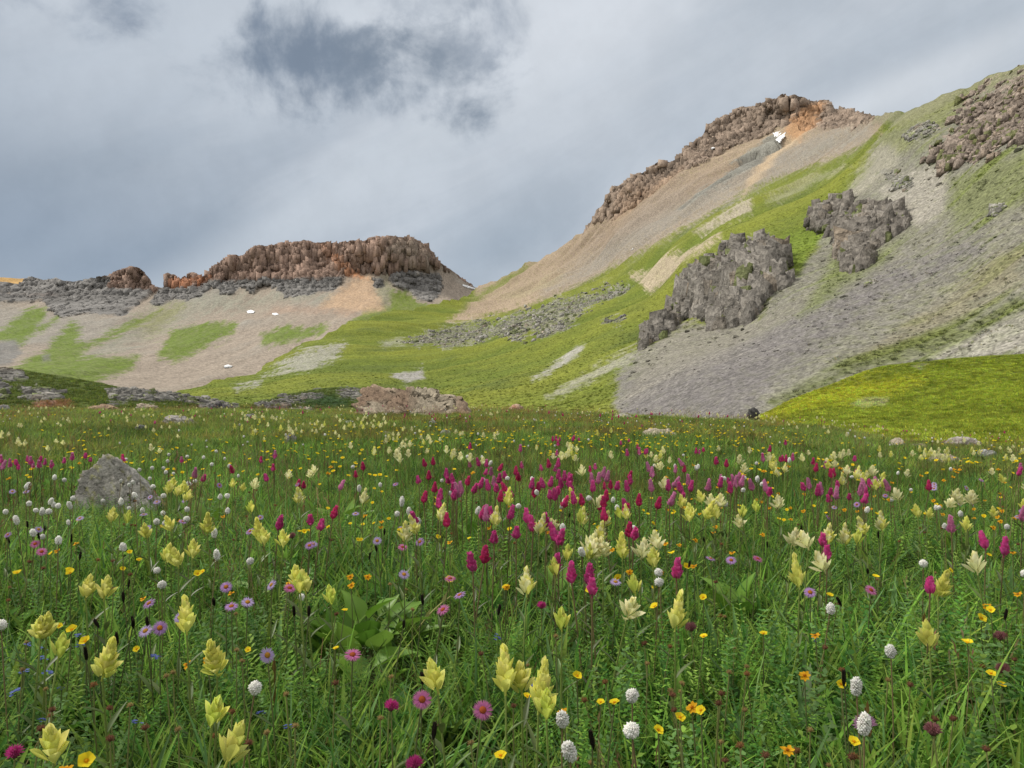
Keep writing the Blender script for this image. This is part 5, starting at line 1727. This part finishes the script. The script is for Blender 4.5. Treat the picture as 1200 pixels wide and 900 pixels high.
# ------------------------------------------------------------------ where each flower stands (view angle of its head; distance follows from the ground)
# kind: px py variant(optional letter after :) 
TR = {
'Y': '''123,614:4 136,613:5 185,629:5 201,623:5 251,625:0 190,661:5 210,662:5 219,655:5 109,697:5 130,700:5 31,749:5 46,746:5 38,777:4 132,781:0 230,741:0 251,785:0 229,840:4 34,899:5 267,898:5
305,633:0 315,637:5 323,640:5 476,635:1 497,625:1 508,611:1 365,683:5 375,691:5 363,695:4 393,704:4 536,813:5 600,817:0 617,793:5 620,832:3 650,843:4 589,617:1 627,627:1 694,633:1 691,650:2 665,660:4 681,659:4
725,656:0 612,701:1 771,664:5 703,722:2 791,738:3 662,734:4 827,608:5 823,612:5 743,691:4 638,673:4 751,652:2 761,646:2 679,644:2 707,652:2 919,641:2 942,644:2 958,662:2 934,690:3 980,638:1 1002,638:1 1022,628:1 1028,623:1
1024,636:4 1069,587:2 1099,702:0 1166,671:2 918,596:2 881,601:4 883,606:4 1131,590:2 1099,761:5 586,592:0 421,592:1 673,592:2 688,592:0 784,573:2 768,548:2 687,557:2 703,511:0 436,534:1 538,540:2 546,541:2 807,594:5 823,590:5
834,593:5 852,596:2 845,597:2 825,607:0 818,605:5 947,541:5 995,558:2 877,555:2 1015,557:2 1132,588:2 310,600:4 340,590:1 198,578:5 207,580:5 216,578:5 201,572:5 457,537:2 460,533:2 468,535:2 478,536:2 1197,600:5''',
'M': '''375,609:1 316,622:0 358,616:3 360,624:3 490,617:0 515,620:1 549,661:1 560,671:0 570,611:0 585,609:0 592,606:0 575,639:3 651,674:0 687,685:0 704,687:0 693,700:3 798,678:0 611,615:0 617,625:0 636,619:0 606,632:3 652,640:0 658,631:0
643,636:3 720,613:1 731,601:1 739,632:1 757,600:0 738,631:3 955,582:0 967,585:2 1120,625:2 1155,644:0 1167,650:0 954,640:3 966,656:3 1082,694:3 1194,611:2 548,527:1 607,530:0 645,517:1 652,517:1 498,547:1 510,546:1 498,562:1 494,566:3
525,561:0 522,566:3 532,568:0 530,578:0 534,581:2 528,584:3 547,567:1 544,580:2 548,577:0 506,578:1 502,590:1 509,588:0 521,597:3 574,572:0 570,575:3 587,567:0 600,557:1 597,561:3 612,562:1 599,577:1 594,587:1 591,584:3 619,574:0 649,548:1
660,548:0 652,563:0 658,565:0 667,566:0 648,572:0 657,573:0 655,580:3 662,570:0 646,587:0 645,595:1 639,586:3 687,576:0 697,560:2 703,565:2 698,568:2 707,568:2 677,577:0 713,588:1 698,594:1 761,577:2 758,553:2 756,560:2 742,534:2 750,533:2
754,532:3 763,532:3 740,578:0 757,597:1 750,593:1 778,576:0 790,570:2 797,575:2 782,592:2 798,586:3 571,611:2 807,575:0 803,578:0 817,575:2 837,572:0 855,571:2 861,570:2 867,569:2 852,577:0 893,575:2 900,577:2 954,581:2 948,576:3 950,553:1
966,559:1 972,560:1 923,522:1 1036,573:2 1047,576:2 1026,571:3 1076,574:1 839,545:1 852,548:1 1195,553:2 1003,580:2 1193,558:0 998,541:3 275,555:1 232,561:2 223,564:3 323,564:3 320,538:2 35,545:2 23,546:3 5,543:0 84,540:0 95,538:3 146,542:1''',
'W': '''40,607 2,611 38,624 66,634 185,611 147,636 264,624 241,654 16,735 222,609 272,805 485,611 642,618 656,619 765,682:3 783,673:3 741,619 666,836 747,817 774,839:3 686,876 1079,657:3 953,710 1197,672 1044,765 1013,804:2 1013,850:2
457,586 564,599 494,599 477,585 425,573 658,588 631,576 692,584 612,592 576,542 440,598 592,561 812,547 818,547 848,560 896,561 886,542 918,539 63,560 39,567 32,571 196,532 218,535 232,535 252,529 166,551 194,554 237,544 268,546 85,592 49,587 52,601 136,588 164,581 186,570 258,580 690,646''',
'A': '''177,603:1 214,612:0 44,643:2 28,637:2 107,607:1 181,706:0 204,720:1 186,732:1 190,739:0 267,691:0 276,708:0 376,635:1 449,634:1 354,641:0 474,673:1 506,677:2 314,687:1 335,689:2 500,713:2 534,699:0 463,643:2 281,706:1 412,602:1 329,768:1 414,768:2
469,826:2 543,839:2 844,656:0 856,655:0 713,680:1 953,692:0 194,587:1 6,581:1 19,575:1 30,576:1 292,623:0 1095,567:1 1102,573:1 1128,571:1 878,656:2 1098,570:1 1013,693:2''',
'C': '''95,610:2 194,616:2 259,605:2 59,649:3 72,670:1 80,674:1 32,669:1 143,657:3 151,649:3 237,672:1 91,638:2 71,739 101,750:1 97,896:1 107,895:2 2,840:2 350,621 429,604 417,673:2 413,680:2 425,676:2 348,679:2 530,674:1 324,684:2 526,635:2 577,619 597,687 675,828:2 779,853:3 833,839:3 703,828:3 823,826:2
816,855:3 617,889:3 602,620 633,624:2 725,678:1 707,691:1 739,667 823,697:0 784,711:1 775,671:2 786,639:2 766,612 805,650 837,617:2 839,625:2 819,635:2 863,648:2 814,665:2 805,666 715,645:2 760,623 596,687:3 812,748:3 921,608 944,599 944,627:2 902,595:2 899,626:2 1031,676 1150,708 1155,722:1 1184,695:2 1187,647:2 1166,619:2 1179,606:2
1085,602:3 1106,593:2 1094,587:2 1104,669:3 1016,595:2 964,748 896,745:3 947,795 1003,807:3 1145,755:1 1180,798 942,889 982,866:3 884,896:2 245,587 13,561 386,555:2 139,558''',
'S': '''25,617 16,632 53,628 80,633 91,652 126,732 156,735 234,706 122,751 125,732 119,766 442,625 439,645 483,707 347,723 357,716 495,796 515,863 1183,724 990,633 1036,630 595,720 1008,800 690,868''',
'B': '''25,659 8,644 101,658 160,675 131,686 114,718 15,782 277,764 291,779 210,782 206,793 145,834 135,865 29,854 195,852 266,842 451,795 387,801 348,813 308,864 347,859 575,871 444,847 329,855 720,811 732,804 789,805 805,813 767,751 655,744 841,786 836,811 857,833 839,827 757,781 877,884 865,788
889,777 878,885 914,870 945,855 1031,794 1051,793 1091,840 1104,838 985,883 1004,890 983,780 938,753 1174,885 453,685 592,645 5,680 240,610 1170,740''',
'K': '''997,848:0 1116,856:1 1168,783:1 1172,744:1 820,737:1 16,884:2 508,888:2 464,836:2 635,709:2 339,628:1''',
'F': '''52,773 90,761 29,811 69,789 27,789 177,764 36,756 583,748 639,803 952,752''',
}
# labels of the plants one can point to at once
NAMED = {
('Y', 230, 741): 'tall yellow paintbrush at lower left, upper and left one of a close pair', ('Y', 251, 785): 'full yellow paintbrush at lower left, right and lower one of a close pair',
('Y', 132, 781): 'big yellow paintbrush standing alone left of the tall pair at lower left', ('Y', 229, 840): 'small yellow paintbrush bud below the tall pair at lower left',
('Y', 620, 832): 'longest yellow paintbrush in front of the three-spike clump at bottom centre', ('Y', 600, 817): 'yellow paintbrush on the left of the three-spike clump at bottom centre', ('Y', 617, 793): 'yellow paintbrush at the back of the three-spike clump at bottom centre',
('Y', 650, 843): 'small yellow paintbrush right of the three-spike clump at bottom centre', ('Y', 536, 813): 'yellow paintbrush rising behind the right-hand pink fleabane at bottom centre',
('Y', 703, 722): 'cream paintbrush with widely flared bracts below the dark magenta cluster', ('Y', 791, 738): 'narrow greenish yellow paintbrush right of the flared cream one', ('Y', 612, 701): 'single pale yellow paintbrush left of the dark magenta cluster',
('Y', 934, 690): 'tall greenish yellow paintbrush under the three cream ones at the right', ('Y', 919, 641): 'cream paintbrush, leftmost of three at the right', ('Y', 942, 644): 'cream paintbrush, middle of three at the right', ('Y', 958, 662): 'cream paintbrush, lowest of three at the right',
('Y', 1099, 702): 'yellow paintbrush beside a small magenta bud at the right', ('Y', 1166, 671): 'cream paintbrush in front of the magenta pair near the right edge', ('Y', 1099, 761): 'short yellow paintbrush low at the right, below all others there',
('Y', 251, 625): 'slim tall yellow paintbrush right of the lichened boulder', ('Y', 305, 633): 'tallest yellow paintbrush of a group between boulder and broad leaved plant', ('Y', 725, 656): 'yellow paintbrush with spread lower bracts above the flared cream one',
('Y', 34, 899): 'yellow paintbrush cut by the bottom edge near the left corner', ('Y', 267, 898): 'yellow paintbrush cut by the bottom edge below the tall pair',
('M', 1120, 625): 'largest lilac pink paintbrush, standing alone near the right edge', ('M', 1155, 644): 'magenta paintbrush, left of the pair near the right edge', ('M', 1167, 650): 'magenta paintbrush, right of the pair near the right edge', ('M', 1082, 694): 'small magenta bud left of a yellow paintbrush at the right',
('M', 549, 661): 'crimson paintbrush, left and upper one of the isolated centre pair', ('M', 560, 671): 'magenta paintbrush, right and lower one of the isolated centre pair', ('M', 651, 674): 'single large magenta paintbrush left of the dark magenta cluster',
('M', 687, 685): 'magenta paintbrush at left in the dark cluster above the flared cream one', ('M', 704, 687): 'magenta paintbrush at right in the dark cluster above the flared cream one', ('M', 693, 700): 'lowest short magenta paintbrush of the cluster above the flared cream one', ('M', 798, 678): 'slim magenta paintbrush right of two round white bistorts',
('M', 375, 609): 'lone magenta paintbrush left of centre above the broad leaved plant',
('W', 1013, 804): 'long white bistort low at the right, upper of two on one line', ('W', 1013, 850): 'long white bistort beside the pink clover at lower right', ('W', 272, 805): 'white bistort touching the right side of the tall yellow pair', ('W', 666, 836): 'white bistort next to an orange flower at bottom centre',
('W', 686, 876): 'lowest white bistort near the bottom edge at centre', ('W', 747, 817): 'white bistort at bottom right of centre, left of a shorter one', ('W', 774, 839): 'round white bistort at bottom right of centre, right of a taller one', ('W', 765, 682): 'round white bistort, left of a pair by the slim magenta paintbrush', ('W', 783, 673): 'round white bistort, right of a pair by the slim magenta paintbrush',
('W', 1079, 657): 'round white bistort standing alone below the largest lilac paintbrush', ('W', 953, 710): 'white bistort under the tall greenish paintbrush at the right', ('W', 1044, 765): 'white bistort right of and above the long lower-right pair', ('W', 16, 735): 'fluffy white bistort near the left edge', ('W', 457, 586): 'tall white bistort at centre left with a long bare stem',
('A', 469, 826): 'brightest pink fleabane with orange eye, bottom centre left', ('A', 543, 839): 'pink fleabane in front of a yellow paintbrush at bottom centre', ('A', 329, 768): 'pale purple fleabane on a long stem right of the tall yellow pair', ('A', 414, 768): 'small pink fleabane under the broad leaved plant', ('A', 474, 673): 'pale lilac fleabane above the broad leaved plant',
('A', 181, 706): 'purple fleabane, upper left of four above the tall yellow pair', ('A', 204, 720): 'purple fleabane, right one of four above the tall yellow pair', ('A', 186, 732): 'paler fleabane, third of four above the tall yellow pair', ('A', 190, 739): 'lowest purple fleabane of four above the tall yellow pair', ('A', 844, 656): 'purple fleabane seen from the side, left of two at right of centre', ('A', 856, 655): 'purple fleabane seen from the side, right of two at right of centre', ('A', 953, 692): 'violet fleabane on the tall greenish yellow paintbrush at the right',
('C', 942, 889): 'bright yellow cinquefoil at the bottom edge right of centre', ('C', 675, 828): 'ragged orange flower touching a white bistort at bottom centre',
('K', 997, 848): 'large pink lilac clover head beside a long white bistort', ('K', 1116, 856): 'faded brown clover head at lower right', ('K', 16, 884): 'deep pink clover head in the lower left corner', ('K', 508, 888): 'deep pink bud-like clover head at the bottom centre', ('K', 820, 737): 'dusty mauve clover head right of the narrow greenish paintbrush',
('K', 464, 836): 'small dark pink clover bud tucked under the brightest fleabane', ('K', 1168, 783): 'brown clover head near the right edge, lower of two', ('K', 1172, 744): 'brown clover head near the right edge, upper of two', ('K', 635, 709): 'tiny pink clover bud between two yellow paintbrushes at centre', ('K', 339, 628): 'dull pink clover head between lichened boulder and centre',
}
PL = []                                                     # kind, px, py, variant, D, x, y, traced
for k, txt in TR.items():
    for w in txt.split():
        a, _, v = w.partition(':')
        a, b = map(int, a.split(','))
        nv = len(KIND[k]['var'])
        PL.append([k, a, b, int(v) if v else random.randrange(nv), True])
# the rest of each drift of flowers: kind, how many, px from-to, py from-to, variants
for k, n, x0, x1, y0, y1, vs in [
        ('M', 34, 480, 820, 545, 600, (0, 1, 2, 3)), ('M', 14, 620, 1000, 528, 560, (0, 1)), ('M', 16, 840, 1110, 556, 592, (0, 2, 3)), ('M', 14, 0, 120, 536, 552, (0, 2, 3)), ('M', 8, 180, 420, 540, 575, (1, 2)), ('M', 8, 600, 760, 510, 528, (1, 3)),
        ('Y', 60, 430, 920, 505, 545, (1, 2, 5)), ('Y', 26, 280, 440, 486, 512, (0, 5, 3)), ('Y', 60, 900, 1200, 530, 575, (2, 1, 5)), ('Y', 12, 150, 420, 520, 590, (5, 2)), ('Y', 8, 560, 1000, 560, 620, (2, 1, 4)), ('Y', 14, 0, 100, 500, 540, (5,)), ('Y', 8, 1040, 1200, 575, 625, (2, 5)),
        ('W', 22, 120, 330, 528, 600, (0, 1, 3)), ('W', 24, 400, 900, 528, 595, (0, 1)), ('W', 12, 0, 90, 545, 640, (0, 1)), ('W', 12, 900, 1180, 545, 620, (0, 1)), ('W', 5, 60, 400, 600, 700, (1, 3)),
        ('C', 150, 390, 900, 506, 532, (0, 3, 1)), ('C', 60, 200, 470, 520, 560, (0, 3)), ('C', 40, 0, 200, 520, 560, (0, 3, 2)), ('C', 90, 780, 1200, 545, 612, (0, 2, 2, 3)), ('C', 50, 350, 800, 545, 640, (0, 2, 3)), ('C', 16, 0, 420, 600, 780, (3, 2)), ('C', 8, 600, 1200, 640, 840, (0, 3)), ('C', 60, 880, 1200, 532, 556, (0, 2)),
        ('C', 260, 300, 950, 498, 524, (0, 3)), ('Y', 40, 270, 460, 484, 506, (0, 3)),
        ('B', 18, 0, 500, 620, 890, (0, 1, 2)), ('B', 22, 500, 1200, 640, 895, (0, 1, 2)), ('B', 60, 380, 1200, 545, 640, (0, 2)), ('B', 20, 0, 380, 540, 620, (0, 2)),
        ('S', 16, 0, 1200, 600, 760, (0, 1)), ('A', 12, 0, 500, 560, 650, (0, 1)), ('A', 10, 860, 1200, 560, 610, (1, 0)), ('F', 8, 0, 400, 700, 860, (0, 1))]:
    for _ in range(n):
        if k in 'MY' and random.random() < .55 and len(PL):   # paintbrushes grow in knots
            q = [p for p in PL[-6:] if p[0] == k]
            if q and x0 <= q[-1][1] <= x1 and y0 <= q[-1][2] <= y1:
                s = (q[-1][2] - 480) / 120
                PL.append([k, q[-1][1] + random.gauss(0, 12 * s + 3), min(max(q[-1][2] + random.gauss(0, 4 * s + 1), y0), y1), random.choice(vs), False])
                continue
        PL.append([k, U(x0, x1), y0 + (y1 - y0) * random.random(), random.choice(vs), False])

PLACED = []
for k, a, b, v, tr in PL:
    h = KIND[k]['h'] * (1 if tr else U(.8, 1.05))
    if k == 'W' and tr: h *= U(.95, 1.1)
    if b > 700 and tr and k in 'YM': h = .235
    st = stand(a, b, h)
    if st is None:
        continue
    PLACED.append(dict(k=k, px=a, py=b, v=v, tr=tr, h=h, x=st[0], y=st[1]))
PLACED.sort(key=lambda p: p['y'])


MARKS = [('lichened boulder', 132, 572), ('red skyline rock', 480, 470), ('broad leaved plant', 430, 725), ('tall yellow pair', 240, 765), ('yellow three-spike clump', 612, 815), ('largest lilac paintbrush', 1120, 625), ('pink lilac clover', 997, 848),
         ('flared cream paintbrush', 703, 722), ('pale tan flat rock', 772, 509), ('long pale boulder', 1130, 519), ('brightest pink fleabane', 469, 826), ('upright grey stone', 340, 515), ('isolated magenta pair', 555, 666), ('three cream paintbrushes', 940, 645), ('lone lower-left paintbrush', 132, 781)]
RANK = ['closest', 'second closest', 'third closest', 'fourth closest', 'fifth closest']
LOOK = {'Y': ['full yellow paintbrush', 'pale yellow paintbrush', 'cream paintbrush', 'tall yellow paintbrush', 'small yellow paintbrush bud', 'short yellow paintbrush'],
        'M': ['magenta paintbrush', 'crimson paintbrush', 'lilac pink paintbrush', 'small magenta paintbrush'],
        'W': ['white bistort'] * 4, 'A': ['purple fleabane', 'pale lilac fleabane', 'pink fleabane'], 'C': ['yellow cinquefoil', 'yellow cinquefoil', 'ragged orange cinquefoil', 'yellow cinquefoil'],
        'S': ['black sedge spike'] * 3, 'B': ['rusty brown seed head', 'tan seed head', 'rusty brown seed head'], 'K': ['clover head'] * 3, 'F': ['tiny blue flower cluster'] * 2}
bucket = {}
for p in PLACED:
    nm = NAMED.get((p['k'], p['px'], p['py']))
    if nm:
        p['label'] = nm
        continue
    d, m = min(((math.hypot(p['px'] - q[1], (p['py'] - q[2]) * 1.6), q) for q in MARKS), key=lambda t: t[0])
    dx, dy = p['px'] - m[1], (p['py'] - m[2]) * 1.6
    rel = ('right of' if dx > 0 else 'left of') if abs(dx) > abs(dy) else ('in front of' if dy > 0 else 'behind')
    bucket.setdefault((LOOK[p['k']][p['v']], rel, m[0]), []).append((d, p))
for (look, rel, m), ls in bucket.items():
    ls.sort(key=lambda t: t[0])
    for i, (d, p) in enumerate(ls):
        p['shared'] = i >= len(RANK)
        if len(ls) == 1: p['label'] = f'{look} alone of its kind {rel} the {m}'
        elif i < len(RANK): p['label'] = f'{look} {rel} the {m}, {RANK[i]}'
        else: p['label'] = f'{look} farther off {rel} the {m}'


def place(p):
    K = KIND[p['k']]
    V = K['var'][p['v']]
    z = float(ground_z(p['x'], p['y']))
    yaw = U(0, 6.28) if K['facing'] == 0 else U(-.9, .9)
    s = p['h'] / K['h']
    tilt = (random.gauss(0, .06), random.gauss(0, .06), yaw)
    hs = (1.0 if p['tr'] else U(.8, 1.05)) / s
    if p['y'] > 3.4:                                         # too small to show its parts
        o = link(K['name'], V['far'])
        o.location, o.rotation_euler, o.scale = (p['x'], p['y'], z), tilt, (s * hs * 1.05, s * hs * 1.05, s)
        if p['k'] in 'YMW': o.scale = (s * hs * 1.1, s * hs * 1.1, s)
    else:
        o = bpy.data.objects.new(K['name'], None)
        COL.objects.link(o)
        o.empty_display_size = .02
        o.location, o.rotation_euler, o.scale = (p['x'], p['y'], z), tilt, (s, s, s)
        link('stem', V['stem'], o)
        hd = link(K['head'], V['head'], o)
        hd.location = V['top']
        hd.scale = (hs, hs, hs)
        hd.rotation_euler = (K['facing'] + random.gauss(0, .22), random.gauss(0, .15), U(0, 6.28) if K['facing'] == 0 else 0)
        if V['eye'] is not None:
            link('flower_eye', V['eye'], hd)
        if p['y'] < 2.4:
            for lm, f, a in V['leaves']:
                lf = link('leaf', lm, o)
                lf.location = (V['top'][0] * f * f, V['top'][1] * f * f, V['top'][2] * f)
                lf.rotation_euler = (0, 0, a)
    tag(o, p['label'], K['cat'], K['group'])


count = {}
extra = {}
for p in PLACED:
    count[p['k']] = count.get(p['k'], 0) + 1
    if count[p['k']] <= 290: place(p)
    else: extra.setdefault(p['k'], []).append(p)
# beyond the 290 nearest of a kind, and as specks on out to the skyline: one object for each kind
for k, n, x0, x1, D0, D1, vs in [('C', 900, -200, 1400, 6.5, 26, (0, 3)), ('Y', 420, -200, 1400, 6.0, 24, (2, 5)), ('W', 160, -100, 1300, 5.5, 18, (0, 1)), ('M', 90, -100, 1300, 7.0, 20, (1, 3))]:
    cc = bpy.data.collections.new('far_' + KIND[k]['name'])
    for v in vs:
        cc.objects.link(bpy.data.objects.new('piece', KIND[k]['var'][v]['far']))
    pts = [(p['x'], p['y']) for p in extra.get(k, [])]
    while len(pts) < n:
        a, D = U(x0, x1), D0 * (D1 / D0) ** random.random()
        x = (a - 600) / FPX * D
        if float(fbm(np.array([x / 2.6 + ord(k)]), np.array([D / 3.2]), None, 2)[0]) + U(-.12, .12) > .02: pts.append((x, D))
    pts = np.array(pts)
    m = len(pts)
    z = ground_z(pts[:, 0], pts[:, 1])
    s = rng.uniform(.75, 1.1, m)
    nm = {'C': 'yellow_flower_drift', 'Y': 'cream_flower_drift', 'W': 'white_flower_drift', 'M': 'magenta_flower_drift'}[k]
    scatter(nm, np.stack([pts[:, 0], pts[:, 1], z], -1), np.stack([rng.normal(0, .08, m), rng.normal(0, .08, m), rng.uniform(0, 6.28, m)], -1), np.stack([s * 1.1, s * 1.1, s], -1), rng.integers(0, len(vs), m), np.ones((m, 3)), cc)


# ------------------------------------------------------------------ broad-leaved plants, single leaves and dry stalks
def big_leaf(L, W, c, curl=-.25):
    mb = MB()
    petal(mb, (0, 0, 0), (.35, 0, 1), (-1, 0, .35), L, W, np.array(c) * .95, c, .28, curl, 7, 9, .72, .12)
    tube(mb, [(0, 0, -.05), (0, 0, 0), (.3 * L, 0, .9 * L)], .0022, .0008, (.12, .17, .05), (.14, .20, .06), 4)
    return mb.mesh('leaf', M_LEAF)


BIG = [big_leaf(.075, .052, (.13, .255, .028)), big_leaf(.085, .06, (.15, .275, .034), -.4), big_leaf(.065, .048, (.10, .215, .026), -.1), big_leaf(.08, .045, (.17, .29, .045), .2)]


def leafy(px, py, h, n, Rr, label, seed):
    rr = random.Random(seed)
    x, y = stand(px, py, h)
    o = bpy.data.objects.new('broad_leaf_plant', None)
    COL.objects.link(o)
    o.location = (x, y, float(ground_z(x, y)))
    for i in range(n):
        a = i * GOLD + rr.uniform(-.3, .3)
        r = Rr * math.sqrt((i + .3) / n)
        lf = link('leaf', BIG[i % 4], o)
        lf.location = (r * math.cos(a), r * math.sin(a), rr.uniform(.55, 1.1) * h * (1 - .35 * r / Rr))
        lf.rotation_euler = (rr.gauss(0, .2), rr.uniform(-.2, .9), a)
        s = rr.uniform(.75, 1.15)
        lf.scale = (s, s, s)
    tag(o, label, 'plant', 'broad leaved plants in the grass')


leafy(428, 722, .13, 26, .095, 'largest broad leaved plant, a dense clump of dark green leaves left of centre', 1)
leafy(432, 782, .08, 6, .05, 'few broad leaves low under the largest broad leaved plant', 2)
leafy(655, 690, .10, 7, .045, 'small broad leaved plant left of the dark magenta cluster', 3)
leafy(292, 690, .10, 8, .06, 'dark broad leaved plant between two fleabanes left of the largest one', 4)
leafy(1100, 820, .09, 9, .06, 'broad dark leaves in shade right of the long white bistort', 5)
leafy(868, 706, .10, 7, .06, 'broad leaved plant left of the tall greenish yellow paintbrush', 6)
leafy(235, 600, .13, 8, .09, 'broad leaved plant just right of the lichened boulder', 7)
leafy(555, 610, .12, 7, .08, 'broad leaved plant above the isolated magenta pair', 8)
leafy(390, 590, .13, 10, .12, 'broad leaved plant between lichened boulder and magenta drift', 9)
x, y = stand(935, 815, .10)
gl = link('single_leaf', big_leaf(.085, .026, (.16, .21, .11), .05))
gl.location, gl.rotation_euler = (x, y, float(ground_z(x, y)) + .07), (0, -.55, 3.3)
tag(gl, 'single upright grey green leaf near the bottom right', 'leaf')


def stalk(px0, py0, h0, px1, py1, h1, c, label, r=.0022):
    a, b = stand(px0, py0, h0), stand(px1, py1, h1)
    a = Vector((a[0], a[1], float(ground_z(*a)) + h0)); b = Vector((b[0], b[1], float(ground_z(*b)) + h1))
    mb = MB()
    pts = [a.lerp(b, t) + Vector((0, 0, .012 * math.sin(3.14 * t))) for t in np.linspace(0, 1, 6)]
    tube(mb, [tuple(p - a) for p in pts], r, r * .6, c, c)
    for i in (2, 4):
        petal(mb, tuple(pts[i] - a), tuple((b - a).normalized() + Vector((0, 0, .4))), (0, -1, .3), .035, .006, c, c, .3, .1)
    o = link('dry_stalk', mb.mesh('dry_stalk', M_STEM))
    o.location = a
    tag(o, label, 'stalk', 'dry stalks in the grass')


stalk(477, 757, .06, 528, 699, .17, (.36, .34, .13), 'pale bent stalk leaning right from the largest broad leaved plant')
stalk(322, 868, .04, 322, 775, .20, (.20, .13, .045), 'upright tan stalk under the pale purple fleabane')
stalk(1083, 800, .03, 1082, 722, .18, (.24, .14, .05), 'upright rusty stalk left of the short yellow paintbrush', .0018)
stalk(1022, 900, .06, 1014, 830, .19, (.26, .15, .06), 'rusty stalk under the long white bistort at lower right', .002)
stalk(1032, 735, .03, 1031, 682, .17, (.22, .22, .09), 'thin straw stalk below a cinquefoil right of the cream paintbrushes', .0014)
